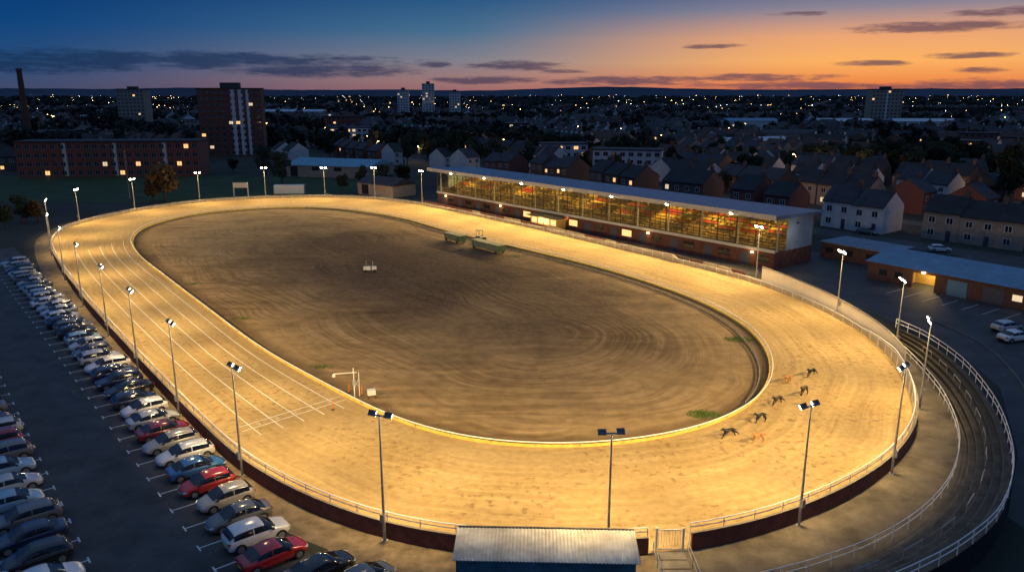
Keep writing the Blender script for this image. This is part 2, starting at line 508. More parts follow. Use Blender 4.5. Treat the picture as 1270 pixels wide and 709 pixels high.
# crush barriers standing on the terrace
for k in range(9, 84, 6):
    ln_ = tline(.42); a_, b_ = Vector(ln_[k]), Vector(ln_[k + 1]); dd = (b_ - a_)
    t = thing('crush_barrier', 'short grey tubular crush barrier on the terrace steps', 'barrier', (a_.x, a_.y, RISE * 2 + .5), math.atan2(dd.y, dd.x), 'crush barriers on the terrace')
    t.location.z = RISE * 3 + .013 if False else RISE * 3 + .013 - RISE
    mb = MB(); mb.cyl((0, 0, 1.1), (2.2, 0, 1.1), .035, n=6); mb.obj('rail', [M['steel']], t)
    mb = MB(); mb.cyl((0, 0, 0), (0, 0, 1.1), .035, n=6); mb.cyl((2.2, 0, 0), (2.2, 0, 1.1), .035, n=6); mb.obj('upright', [M['steel']], t)
ap = tline(0)
inner = [(C[i][0] + CN[i][0] * 0.2, C[i][1] + CN[i][1] * 0.2) for i in [nearest_on(C, p)[2] for p in R1]]
mb = MB()
for i in range(89):
    mb.quad(ap[i] + (0.015,), ap[i + 1] + (0.015,), inner[i + 1] + (0.015,), inner[i] + (0.015,))
o = mb.obj('concrete_apron', [M['apron']]); tag(o, 'worn concrete walkway between wall and terrace', 'walkway', kind='structure')

sheet('access_road', [survey(1000, 312), survey(1290, 322), (150, 100), (150, 10), (40, 10), survey(1250, 640), survey(1262, 560), survey(1240, 480), survey(1180, 430), survey(1110, 400), survey(1040, 372), survey(960, 345)], 0.006, Masph2, 'dark asphalt yard and service road', 'road')
kp = [(1150, 395), (1215, 425), (1262, 470), (1290, 530), (1300, 600), (1280, 680)]
kc = catmull([survey(*p) for p in kp], False); kc, _ = resample(kc, False, 60)
mb = MB(); sweep(mb, kc, normals(kc, False), [(0, 0), (.14, 0), (.14, .12), (0, .12)], False)
o = mb.obj('kerb', [M['conc']]); tag(o, 'pale concrete kerb curving beside the service road', 'kerb', kind='structure')
SO = Vector((-20.7, 212.8)); SE = Vector((0.625, -0.781)); SN = Vector((0.781, 0.625))
def sw(s, w):
    p = SO + SE * s + SN * w
    return (p.x, p.y)
sheet('stand_forecourt', [sw(-8, -9), sw(112, -6), sw(112, 16), sw(-8, 16)], 0.003, M['concd'], 'dark concrete forecourt around the grandstand', 'pavement')
sheet('street', [sw(-30, 38), sw(260, 38), sw(260, 46), sw(-30, 46)], 0.0045, Masph2, 'asphalt residential street', 'road')

# ------------------------------------------------------------------ outer wall and rails
gate = survey(826, 688)
gi = min(range(N), key=lambda i: math.dist(C[i], gate))
order = [(gi + 1 + k) % N for k in range(N - 1)]
dense = [C[i] for i in order]
Wp, WT = resample(dense, False, 420)
WN = normals(Wp, False)
def zsf(p):
    t = max(0, min(1, (p[1] - 110) / 50)); t2 = 0
    if p[0] > 30: t2 = max(0, min(1, (p[1] - 82) / 12))
    return 1 - 0.55 * max(t, t2)
zs = [zsf(p) for p in Wp]
fence = thing('track_boundary_wall', 'maroon block wall topped with white railing around the circuit', 'wall')
mb = MB(); sweep(mb, Wp, WN, [(0.0, 0.0), (0.2, 0.0), (0.2, 1.3), (0.0, 1.3)], False, [1, 0, 2, 1], zs)
mb.obj('wall', [M['wallout'], M['wallin'], M['conc']], fence)
mb = MB(); sweep(mb, Wp, WN, circ_prof(0.05, 1.85, -0.15), False, None, zs); mb.obj('handrail', [M['white']], fence, smooth=50)
mb = MB(); sweep(mb, Wp, WN, circ_prof(0.035, 1.55, -0.15), False, None, zs); mb.obj('lower_rail', [M['white']], fence, smooth=50)
pp, _ = resample(dense, False, 190)
pn = normals(pp, False)
pm = MB(); pm.cyl((0, 0, 0), (0, 0, 1.85), 0.04, n=6); pme = pm.mesh('rail_post', [M['white']])
idx = sorted(range(len(pp)), key=lambda i: pp[i][1] + abs(pp[i][0]) * 0.3)
for i in idx[:100]:
    q = place(pme, 'rail_post', fence, (pp[i][0] - pn[i][0] * 0.15, pp[i][1] - pn[i][1] * 0.15, 0)); q.scale = (1, 1, zsf(pp[i]))
mb = MB()
for i in idx[100:]:
    x, y = pp[i][0] - pn[i][0] * 0.15, pp[i][1] - pn[i][1] * 0.15
    mb.cyl((x, y, 0), (x, y, 1.85 * zsf(pp[i])), 0.04, n=5)
q = mb.obj('rail_posts', [M['white']], fence); q['kind'] = 'stuff'

# running rail
rail = thing('running_rail', 'low white running rail with yellow kickboard round the infield', 'rail')
mb = MB(); sweep(mb, I, IN, circ_prof(0.06, 0.62, 0.35), True); mb.obj('rail', [M['white']], rail, smooth=50)
mb = MB(); sweep(mb, I, IN, [(0.0, 0.02), (0.08, 0.02), (0.08, 0.30), (0.0, 0.30)], True); mb.obj('kickboard', [M['yellow']], rail)
hp = MB(); hp.cyl((0, 0, 0), (0.35, 0, 0.62), 0.035, n=6); hme = hp.mesh('rail_bracket', [M['steel']])
ip, _ = resample(I, True, 98); inn = normals(ip, True)
for i in range(98):
    place(hme, 'rail_bracket', rail, (ip[i][0], ip[i][1], 0.0), (0, 0, math.atan2(inn[i][1], inn[i][0])))
lr = thing('lure_rail', 'thin pale lure rail on low stakes inside the running rail', 'rail')
i0 = min(range(N), key=lambda i: math.dist(I[i], survey(380, 258))); i1 = min(range(N), key=lambda i: math.dist(I[i], survey(930, 503)))
cnt = (i1 - i0) % N
seg = []
for k in range(cnt + 1):
    i = (i0 + k) % N; f = k / cnt
    w = 1.5 * min(1, f * 8, (1 - f) * 8) + .35
    seg.append((I[i][0] - IN[i][0] * w, I[i][1] - IN[i][1] * w))
sn_ = normals(seg, False)
mb = MB(); sweep(mb, seg, sn_, [(0.0, 0.30), (0.10, 0.30), (0.10, 0.38), (0.0, 0.38)], False); mb.obj('rail', [M['conc']], lr)
mb = MB(); sweep(mb, seg, sn_, [(-0.03, 0.018), (0.12, 0.018), (0.12, 0.10), (-0.03, 0.10)], False); mb.obj('ground_board', [M['concd']], lr)
mb = MB(); mb.box(-.03, .03, -.03, .03, 0, .3); me_ = mb.mesh('stake', [M['steel']])
sp_, _ = resample(seg, False, 70)
for p in sp_: place(me_, 'stake', lr, (p[0], p[1], 0))

# painted lines on the straight
def fracpt(i, f):
    return (INR[i][0] * (1 - f) + C[i][0] * f, INR[i][1] * (1 - f) + C[i][1] * f)
finish = survey(415, 492)
iE = min(range(N), key=lambda i: math.dist(INR[i], finish) + (0 if C[i][0] < 0 else 99))
start = survey(150, 297)
iS = min(range(N), key=lambda i: math.dist(fracpt(i, 0.4), start))
Mlane = mat('worn_lane_paint', (0.70, 0.66, 0.56), 0.8, 0.25, 1.2)
for j, f in enumerate((0.12, 0.27, 0.42, 0.57, 0.72)):
    rng = list(range(iE - 2, iS - j * 2))
    pts = [fracpt(i, f) for i in rng]
    mb = MB(); sweep(mb, pts, normals(pts, False), [(0, 0), (0.12, 0), (0.12, 0.006), (0, 0.006)], False, z0=0.026)
    o = mb.obj('lane_line', [Mlane]); tag(o, 'white painted lane line on the sand straight', 'lane line', 'lane lines on the straight', 'structure')
mb = MB()
a = Vector(fracpt(iE, 0.03)); b = Vector(fracpt(iE, 0.80)); d = (b - a).normalized(); nn = Vector((-d.y, d.x))
for off, w in ((0, 0.12), (1.1, 0.12)):
    p0 = a + nn * off; p1 = b + nn * off
    mb.add([(p0.x, p0.y, .034), (p1.x, p1.y, .034), (p1.x + nn.x * w, p1.y + nn.y * w, .034), (p0.x + nn.x * w, p0.y + nn.y * w, .034)], [(0, 1, 2, 3)])
Ls = (b - a).length
for k in range(5):
    c0 = a + d * (Ls * (0.14 + k * 0.17)) + nn * .35
    for (x0, y0, x1, y1) in ((0, 0, .06, .5), (.2, 0, .26, .25), (.06, .44, .26, .5)):
        q = [c0 + d * x0 + nn * y0, c0 + d * x1 + nn * y0, c0 + d * x1 + nn * y1, c0 + d * x0 + nn * y1]
        mb.add([(p.x, p.y, .034 + .004 * (x0 == .06)) for p in q], [(0, 1, 2, 3)])
o = mb.obj('finish_line', [Mlane]); tag(o, 'thin white finish lines painted across the sand', 'finish line', kind='structure')

# ------------------------------------------------------------------ floodlights
GOLD = (1.0, 0.685, 0.275)
def spot(parent, loc, aim, energy, size=150, col=GOLD, rad=0.35, blend=1.0, name='floodlight_beam'):
    l = bpy.data.lights.new(name, 'SPOT'); l.energy = energy; l.color = col
    l.spot_size = math.radians(size); l.spot_blend = blend; l.shadow_soft_size = rad
    o = bpy.data.objects.new(name, l); COL.objects.link(o)
    o.parent = parent; o.location = loc
    o.rotation_euler = (Vector(aim) - Vector(loc)).to_track_quat('-Z', 'Y').to_euler()
    return o

headm = MB()
headm.box(-0.08, 0.05, -0.27, 0.27, -0.20, 0.20)
for k in range(5):
    y = -0.22 + k * 0.11
    headm.box(-0.13, -0.08, y - 0.012, y + 0.012, -0.17, 0.17)
head_me = headm.mesh('lamp_head', [M['headgrey']])
lensm = MB(); lensm.box(0.052, 0.13, -0.24, 0.24, -0.17, 0.17)
lens_me = lensm.mesh('lamp_lens', [M['lamp']])

def floodlight(u, v, vtop, off=0.45, energy=8500, snap=True, aimd=10.0, far=9000):
    p = survey(u, v)
    d, q, i = nearest_on(C, p)
    n = CN[i]
    if snap: p = (q[0] + n[0] * off, q[1] + n[1] * off)
    h = max(7.0, min(10.0, height_for(p[1], vtop)))
    t = thing('floodlight', 'tall grey floodlight mast with twin lamp heads by the track wall', 'floodlight', (p[0], p[1], 0), math.atan2(-n[1], -n[0]), 'floodlights around the circuit')
    mb = MB(); mb.cyl((0, 0, 0), (0, 0, h * 0.5), 0.11, 0.085, 10); mb.cyl((0, 0, h * 0.5), (0, 0, h), 0.075, 0.055, 10)
    mb.cyl((0, 0, 0), (0, 0, 0.05), 0.22, n=10); mb.obj('pole', [M['steel']], t, smooth=40)
    mb = MB(); mb.box(-0.04, 0.04, -0.85, 0.85, h - 0.04, h + 0.04); mb.obj('crossarm', [M['steel']], t)
    mb = MB(); mb.box(-0.26, -0.10, -0.16, 0.16, 1.5, 2.1); mb.obj('junction_box', [M['steel']], t)
    for y in (-0.6, 0.6):
        hd = place(head_me, 'lamp_head', t, (0.13, y, h + 0.04), (0, math.radians(40), 0))
        place(lens_me, 'lamp_lens', hd, (0, 0, 0))
    spot(t, (0.6, 0, h - 0.15), (aimd, 0, 0), energy, 172, blend=.7)
    spot(t, (0.6, 0.2, h - 0.15), (24, 0, 0), far, 95, name='long_throw_beam')
    return t
posts = [(476, 671, 515), (752, 690, 537), (996, 654, 503), (1106, 587, 455), (307, 587, 455), (237, 511, 400), (186, 456, 360), (148, 415, 330), (109, 379, 303), (86, 348, 283), (63, 318, 266), (68, 297, 248), (105, 277, 235), (170, 262, 222), (250, 251.5, 214), (330, 246, 208), (403, 245, 208), (467, 247, 208), (527, 254, 212), (940, 350, 281), (1037, 392, 312)]
for u, v, t in posts:
    lft = u < 320 and v > 280
    floodlight(u, v, t, energy=6500 if not lft else 5600, far=8200 if not lft else 7200)
floodlight(1105, 437, 347, snap=True, off=1.2, energy=6500, far=7500)
floodlight(1140, 507, 397, snap=False, energy=6500, far=7500)

# ------------------------------------------------------------------ grandstand
ang = math.atan2(SE.y, SE.x)
st = thing('grandstand', 'long glazed grandstand lit amber inside under a flat grey metal roof', 'grandstand', (SO.x, SO.y, 0), ang)
LN = 106.0
Mroof = seam_mat('stand_roof_sheet', (0.17, 0.23, 0.31), 0, 1.2, 0.45, 0.2)
Mtier = mat('tier_concrete', (0.20, 0.145, 0.07), 0.85, 0.4, .4)
Mseat_r = mat('red_seats', (0.26, 0.035, 0.02), 0.5, 0.3, .6)
Mseat_y = mat('amber_seats', (0.34, 0.225, 0.055), 0.5, 0.4, .5)
Mseat_d = mat('dark_seats', (0.06, 0.042, 0.02), 0.5, 0.3, 1)
Mpale = mat('pale_grey_panel', (0.50, 0.50, 0.48), 0.6, 0.1, 0.7)
Mendp = seam_mat('blue_grey_cladding', (0.32, 0.39, 0.46), 1, 1.5, 0.5, 0.1)
Mstandbrick = mat('dark_red_brickwork', (0.12, 0.048, 0.034), 0.9, 0.4, .8, 0.3)
Myel = mat('ochre_wall', (0.55, 0.38, 0.12), 0.8, 0.35, 0.25)
mglass = bpy.data.materials.new('clear_glazing'); mglass.use_nodes = True
nt = mglass.node_tree; nt.nodes.clear()
_o = nt.nodes.new('ShaderNodeOutputMaterial'); _m = nt.nodes.new('ShaderNodeMixShader'); _t = nt.nodes.new('ShaderNodeBsdfTransparent'); _g = nt.nodes.new('ShaderNodeBsdfGlossy')
_g.inputs['Roughness'].default_value = 0.05; _t.inputs[0].default_value = (0.88, 0.85, 0.76, 1)
_m.inputs[0].default_value = 0.08
nt.links.new(_t.outputs[0], _m.inputs[1]); nt.links.new(_g.outputs[0], _m.inputs[2]); nt.links.new(_m.outputs[0], _o.inputs[0])

mb = MB(); mb.box(0, LN, 0, 11.6, 0, 3.0); mb.obj('wall', [Mstandbrick], st)
mb = MB(); mb.box(-0.1, LN + 0.1, -0.25, 0.0, 2.95, 3.45); mb.obj('sill_band', [Mpale], st)
mb = MB(); mb.box(0, LN, 11.3, 11.6, 3.02, 9.1); mb.obj('rear_wall', [Myel], st)
mb = MB()
for xx in (0.0, LN - 0.25):
    mb.box(xx, xx + 0.25, 3.5, 11.28, 3.02, 9.1)
mb.obj('end_wall', [Mendp], st)
mb = MB(); mb.box(LN + .003, LN + .12, 0.1, 11.6, 0.02, 3.0); mb.obj('end_cladding', [Mstandbrick], st)
mb = MB()
for r in range(8):
    mb.box(0.3, LN - 0.3, 1.6 + r * 1.05, 11.25, 3.02 + r * 0.38 + 0.002, 3.02 + (r + 1) * 0.38)
mb.obj('seating_tiers', [Mtier], st)
mb = MB(); rs = random.Random(3)
for blk in range(20):
    x0 = 1.3 + blk * 5.2; x1 = x0 + 3.9
    red_rows = rs.sample(range(3, 8), 2) if rs.random() < .75 else []
    dens = rs.uniform(.55, .95)
    for r in range(8):
        y = 1.6 + r * 1.05 + 0.45; z = 3.02 + (r + 1) * 0.38
        x = x0
        base_m = 0 if r in red_rows else (1 if rs.random() < .6 else 2)
        while x < x1:
            m2 = base_m if rs.random() < dens else 2
            mb.box(x, x + 0.50, y, y + 0.42, z + 0.3, z + 0.38, m2); mb.box(x, x + 0.50, y + 0.40, y + 0.46, z + 0.36, z + 0.66, m2)
            x += 0.55
q = mb.obj('seats', [Mseat_r, Mseat_y, Mseat_d], st); q['kind'] = 'stuff'
mb = MB()
for k in range(8): mb.cyl((0, k * 1.05, k * .38), (0, k * 1.05, k * .38 + 1.0), .025, n=5)
mb.cyl((0, 0, 1.0), (0, 7.35, 3.66), .03, n=5); gwm = mb.mesh('gangway_rail', [M['darksteel']])
for blk in range(21): place(gwm, 'gangway_rail', st, (.65 + blk * 5.2, 2.0, 3.4))
mb = MB(); mb.box(0, 3.0, 11.20, 11.28, 6.1, 8.0); rom = mb.mesh('rear_door', [M['door']])
for k in range(13): place(rom, 'rear_door', st, (4 + k * 7.9, 0, 0))
mb = MB(); mb.cyl((.2, .55, 4.5), (LN - .2, .55, 4.5), .035, n=5); mb.cyl((.2, .55, 4.1), (LN - .2, .55, 4.1), .025, n=5)
for k in range(54): mb.cyl((.3 + k * 1.98, .55, 3.03), (.3 + k * 1.98, .55, 4.5), .025, n=4)
mb.obj('front_handrail', [M['darksteel']], st)
mb = MB()
mb.add([(-1.2, -2.4, 9.15), (LN + 1.2, -2.4, 9.15), (LN + 1.2, 12.6, 8.95), (-1.2, 12.6, 8.95), (-1.2, -2.4, 9.85), (LN + 1.2, -2.4, 9.85), (LN + 1.2, 12.6, 9.35), (-1.2, 12.6, 9.35)], [(0, 3, 2, 1), (4, 5, 6, 7), (0, 1, 5, 4), (1, 2, 6, 5), (2, 3, 7, 6), (3, 0, 4, 7)])
roof = mb.obj('roof', [Mroof], st)
mb = MB(); mb.box(-1.25, LN + 1.25, -2.48, -2.41, 9.05, 9.9); mb.obj('fascia', [mat('grey_fascia', (.33, .35, .38), .5, .1, 1)], roof)
mb = MB()
for k in range(27): mb.box(k * LN / 26 - .08, k * LN / 26 + .08, -2.3, 11.2, 8.75, 8.948)
mb.obj('roof_beam', [M['darksteel']], roof)
bays = 26; bw = LN / bays
gm = MB(); gm.quad((0.05, 0, 3.5), (bw - 0.05, 0, 3.5), (bw - 0.05, 0, 8.9), (0.05, 0, 8.9)); gme = gm.mesh('window', [mglass])
fm = MB(); fm.box(-0.09, 0.09, -0.06, 0.06, 3.46, 8.95)
for zz in (3.46, 5.0, 7.4): fm.box(0.09, bw - 0.09, -0.04, 0.04, zz, zz + 0.09)
for q_ in (1, 2): fm.box(bw * q_ / 3 - .03, bw * q_ / 3 + .03, -.03, .03, 3.56, 8.9)
fme = fm.mesh('window_frame', [M['darksteel']])
for k in range(bays):
    w = place(gme, 'window', st, (k * bw, 0.05, 0)); place(fme, 'window_frame', w, (0, 0, 0))
cm = MB(); cm.box(-0.12, 0.12, -0.12, 0.12, 3.02, 8.74); cme = cm.mesh('column', [Mpale])
for k in range(14): place(cme, 'column', st, (0.3 + k * (LN - 0.6) / 13, 1.0, 0))
lm = MB(); lm.box(-0.8, 0.8, -0.12, 0.12, 0, 0.08)
lme = lm.mesh('ceiling_light', [glow_mat('stand_tube', (1.0, 0.8, 0.38), 14)])
for k in range(18):
    place(lme, 'ceiling_light', st, (3 + k * (LN - 6) / 17, 2.5, 8.60))
    if k % 2: place(lme, 'ceiling_light', st, (3 + k * (LN - 6) / 17, 8.0, 8.60))
for k in range(9):
    l = bpy.data.lights.new('stand_light', 'AREA'); l.shape = 'RECTANGLE'; l.size = 3.5; l.size_y = 2; l.energy = (1000, 620, 1150, 800, 1250, 700, 1050, 1200, 850)[k]; l.color = (1.0, 0.70, 0.19)
    o = bpy.data.objects.new('stand_light', l); COL.objects.link(o); o.parent = st; o.location = (6 + k * 11.75, 5.2, 8.55); o.rotation_euler = (math.radians(12), 0, 0)
dm = MB(); dm.box(0, 1.8, -0.04, -0.002, 0, 2.3); dme = dm.mesh('door', [M['door']])
wm = MB(); wm.box(0, 2.6, -0.04, -0.002, 1.0, 2.3); wme = wm.mesh('ground_window', [M['win']])
fl = MB(); fl.box(-.2, .2, -.25, -.02, 2.45, 2.6); flm = fl.mesh('wall_lamp', [M['street']])
for k in range(13):
    place(dme, 'door', st, (2 + k * 8.1, 0, 0))
    w = place(wme, 'ground_window', st, (5.2 + k * 8.1, 0, 0))
    if k in (4, 5, 6, 8): setmat(w, M['winkiosk'])
    if k % 3 == 0:
        place(flm, 'wall_lamp', st, (4.3 + k * 8.1, 0, 0))
        l = bpy.data.lights.new('wall_lamp_glow', 'POINT'); l.energy = 50; l.color = (1, .6, .22); l.shadow_soft_size = .15
        o = bpy.data.objects.new('wall_lamp_glow', l); COL.objects.link(o); o.parent = st; o.location = (4.3 + k * 8.1, -1.0, 2.3)
mb = MB(); mb.quad((LN - 0.05, 0.1, 3.5), (LN - 0.05, 3.4, 3.5), (LN - 0.05, 3.4, 8.9), (LN - 0.05, 0.1, 8.9)); mb.obj('end_window', [mglass], st)
for k in range(7):
    x = 12 + k * 14.5
    br = MB(); br.box(-0.05, 0.05, -0.9, 0.0, 0, 0.08); b_ = br.obj('lamp_bracket', [M['steel']], st, (x, -2.48, 9.55))
    hd = place(head_me, 'lamp_head', b_, (0, -1.0, -0.1), (0, math.radians(45), -math.pi / 2)); place(lens_me, 'lamp_lens', hd, (0, 0, 0))
    spot(st, (x, -4.0, 9.0), (x, -22, 0), 12000, 165, blend=.7)
    spot(st, (x + .3, -4.0, 9.0), (x, -32, 0), 9500, 95, name='long_throw_beam')
mb = MB(); mb.box(LN + .13, LN + .5, 5.8, 6.2, 7.6, 7.75); mb.obj('wall_lamp', [M['darksteel']], st)
l = bpy.data.lights.new('end_wall_light', 'POINT'); l.energy = 110; l.color = (1, .9, .75); l.shadow_soft_size = .2
o = bpy.data.objects.new('end_wall_light', l); COL.objects.link(o); o.parent = st; o.location = (LN + 3, 4, 6)
kio = thing('entrance_kiosk', 'small flat roofed kiosk glowing amber beside the grandstand', 'kiosk', sw(44, -3.2) + (0,), ang)
mb = MB(); mb.box(0, 9, 0, 2.8, 0, 2.5); mb.obj('wall', [Myel], kio)
mb = MB(); mb.box(-0.4, 9.4, -0.9, 2.9, 2.503, 2.7); mb.obj('roof', [M['slate']], kio)
for k in range(4):
    mb = MB(); mb.box(0.5 + k * 2.2, 2.2 + k * 2.2, -0.04, -0.003, 0.9, 2.2); mb.obj('window', [M['winkiosk']], kio)
l = bpy.data.lights.new('kiosk_light', 'POINT'); l.energy = 300; l.color = (1, .65, .25); l.shadow_soft_size = .2
o = bpy.data.objects.new('kiosk_light', l); COL.objects.link(o); o.parent = kio; o.location = (4.5, -1.2, 2.2)
bd = [(0.40, 0.33, 0.24), (0.16, 0.04, 0.03), (0.10, 0.07, 0.05), (0.14, 0.05, 0.04)]
bm_ = [mat('board_paint', c, 0.6, 0.2, 1.5) for c in bd]
fr = [i for i in range(N) if (0 < (C[i][0] + 20.7) * SE.x + (C[i][1] - 212.8) * SE.y < 108) and ((C[i][0] + 20.7) * SN.x + (C[i][1] - 212.8) * SN.y) > -30]
fr.sort(key=lambda i: (C[i][0]))
pts = [C[i] for i in fr]
rp, T = resample(pts, False, 34)
for k in range(33):
    a, b = Vector(rp[k]), Vector(rp[k + 1]); d = b - a
    t = thing('trackside_board', 'low rectangular painted board on the trackside wall', 'board', (a.x, a.y, 0), math.atan2(d.y, d.x), 'boards along the back straight')
    mb = MB(); mb.box(0.1, d.length - 0.1, 0.35, 0.42, 0.25, 1.25); mb.obj('panel', [random.choice(bm_)], t)
    mb = MB(); mb.box(0.3, 0.38, 0.43, 0.5, 0, 1.2); mb.box(d.length - 0.38, d.length - 0.3, 0.43, 0.5, 0, 1.2); mb.obj('support_post', [M['darksteel']], t)

# ------------------------------------------------------------------ cream wall at bend
ca = min(range(N), key=lambda i: math.dist(C[i], survey(945, 352))); cb = min(range(N), key=lambda i: math.dist(C[i], survey(1110, 450)))
cnt = (cb - ca) % N
cw = [(C[(ca + k) % N][0] + CN[(ca + k) % N][0] * .9, C[(ca + k) % N][1] + CN[(ca + k) % N][1] * .9) for k in range(cnt + 1)]
cw, T = resample(cw, False, 50); cn = normals(cw, False)
tz = [1 - .35 * (i / 49) for i in range(50)]
t = thing('screen_wall', 'long curved smooth cream wall tapering round the bend', 'wall')
mb = MB(); sweep(mb, cw, cn, [(0, 0), (0.18, 0), (0.18, 2.7), (0, 2.7)], False, None, tz); mb.obj('wall', [M['cream']], t)
mb = MB(); sweep(mb, cw, cn, [(-0.05, 2.703), (0.23, 2.703), (0.23, 2.8), (-0.05, 2.8)], False, None, tz); mb.obj('capping', [M['conc']], t)

# ------------------------------------------------------------------ white railings round terrace
def railing(pts, z, spacing, label):
    nn = normals(pts, False)
    t = thing('railing', label, 'railing')
    for k, zz in enumerate((1.05, 0.6)):
        mb = MB(); sweep(mb, pts, nn, circ_prof(0.04, zz), False, z0=z); mb.obj('rail', [M['white']], t, smooth=50)
    L = sum(math.dist(pts[i], pts[i + 1]) for i in range(len(pts) - 1))
    n = min(100, int(L / spacing)); pq, _ = resample(pts, False, n)
    m_ = MB(); m_.cyl((0, 0, 0), (0, 0, 1.05), 0.035, n=6); me = m_.mesh('upright', [M['white']])
    for p in pq: place(me, 'upright', t, (p[0], p[1], z))
railing(R1, 0.02, 2.0, 'curved white tubular railing at the foot of the terrace')
railing(R2, RISE * ks + .01, 2.0, 'curved white tubular railing along the top of the terrace')

# ------------------------------------------------------------------ shed, gate, path
shed = thing('shed', 'low blue green shed with pale corrugated metal roof', 'shed', (-3.6, 40.6, 0), math.radians(-2))
mb = MB(); mb.box(0.15, 11.1, 0.6, 3.4, 0, 2.42); mb.obj('wall', [mat('teal_boards', (0.06, 0.16, 0.20), 0.7, 0.35, 1.0, 0.2)], shed)
mb = MB(); nx = 300
for k in range(nx + 1):
    x = -0.05 + 11.4 * k / nx; z = 0.03 * math.sin(k * math.pi / 3.0)
    mb.v += [(x, 0.35, 2.54 + z), (x, 3.65, 2.74 + z), (x, 0.35, 2.50 + z), (x, 3.65, 2.70 + z)]
for k in range(nx):
    a = k * 4; b = a + 4
    mb.f += [(a, b, b + 1, a + 1), (a + 2, a + 3, b + 3, b + 2), (a, a + 2, b + 2, b), (a + 1, b + 1, b + 3, a + 3)]; mb.m += [0] * 4
roofs = mb.obj('roof', [mat('corrugated_sheet', (0.62, 0.59, 0.50), 0.6, 0.4, 0.5, 0.1)], shed, smooth=60)
mb = MB(); mb.box(0, 11.3, 3.66, 3.76, 2.60, 2.84); mb.obj('gutter', [M['conc']], roofs)
for k in range(3):
    mb = MB(); mb.box(1.2 + 3.4 * k, 2.6 + 3.4 * k, 0.55, 0.598, 0.8, 1.5); mb.obj('window', [M['win']], shed)
gx, gy = C[gi]
gt = thing('gate', 'white barred gate between wall sections', 'gate', (gx - 0.9, gy, 0), 0)
for k, x in enumerate((0.0, 1.8)):
    mb = MB(); mb.box(x - 0.07, x + 0.07, -0.07, 0.07, 0, 1.8); mb.obj('gate_post', [M['white']], gt)
mb = MB()
for k in range(9): mb.box(0.15 + k * 0.18, 0.18 + k * 0.18, -0.02, 0.02, 0.2, 1.6)
mb.box(0.1, 1.7, -0.025, 0.025, 0.16, 0.22); mb.box(0.1, 1.7, -0.025, 0.025, 1.6, 1.66); mb.obj('gate_leaf', [M['white']], gt)
mb = MB()
for k in range(7): mb.box(gx - 1.0, gx + 1.0, gy - 1.0 - k * 1.0, gy - 0.15 - k * 1.0, 0.012, 0.05)
o = mb.obj('slab_path', [M['conc']]); tag(o, 'pale concrete slab path leading to the gate', 'path', kind='structure')
for sx in (-1.15, 1.15):
    t = thing('handrail', 'short steel handrail beside the slab path', 'handrail', (gx + sx, gy - 0.4, 0), 0, 'handrails by the gate path')
    mb = MB(); mb.cyl((0, 0, 1.0), (0, -6, 1.0), 0.03, n=6); mb.cyl((0, 0, 0.5), (0, -6, 0.5), 0.02, n=6); mb.obj('rail', [M['steel']], t)
    for k in range(5):
        mb = MB(); mb.cyl((0, -k * 1.5, 0), (0, -k * 1.5, 1.0), 0.03, n=6); mb.obj('upright', [M['steel']], t)

# ------------------------------------------------------------------ cars
def paint(name, c, r=0.22):
    return mat(name, c, r, 0.03, 1, coat=1.0, metal=0.1, spec=.6)
CP_ = {'white': paint('paint_white', (0.78, 0.78, 0.76)), 'silver': paint('paint_silver', (0.50, 0.51, 0.52)), 'beige': paint('paint_champagne', (0.46, 0.42, 0.35)),
       'grey': paint('paint_grey', (0.14, 0.145, 0.15)), 'black': paint('paint_black', (0.018, 0.019, 0.022)), 'red': paint('paint_red', (0.48, 0.02, 0.02)),
       'dark red': paint('paint_dark_red', (0.24, 0.015, 0.02)), 'blue': paint('paint_blue', (0.03, 0.14, 0.36)), 'navy': paint('paint_navy', (0.015, 0.03, 0.08)), 'pale blue': paint('paint_pale_blue', (0.25, 0.42, 0.55))}
Mtyre = mat('tyre_rubber', (0.02, 0.02, 0.02), 0.85, 0.1, 5)
Mrim = mat('alloy_rim', (0.45, 0.45, 0.46), 0.35, 0.05, 5, metal=0.8)
Mplast = mat('black_plastic', (0.025, 0.025, 0.027), 0.6, 0.1, 5)
Mhead = mat('headlight_glass', (0.6, 0.62, 0.65), 0.1, 0.05, 5, spec=0.8)
Mtail = mat('tail_light_glass', (0.35, 0.02, 0.02), 0.15, 0.05, 5)
Mcg = mat('car_window_glass', (0.012, 0.015, 0.02), 0.05, 0.05, 5, spec=0.9)
Mpw = mat('plate_white', (0.7, 0.7, 0.68), 0.5, 0.02, 5); Mpy = mat('plate_yellow', (0.65, 0.5, 0.05), 0.5, 0.02, 5)

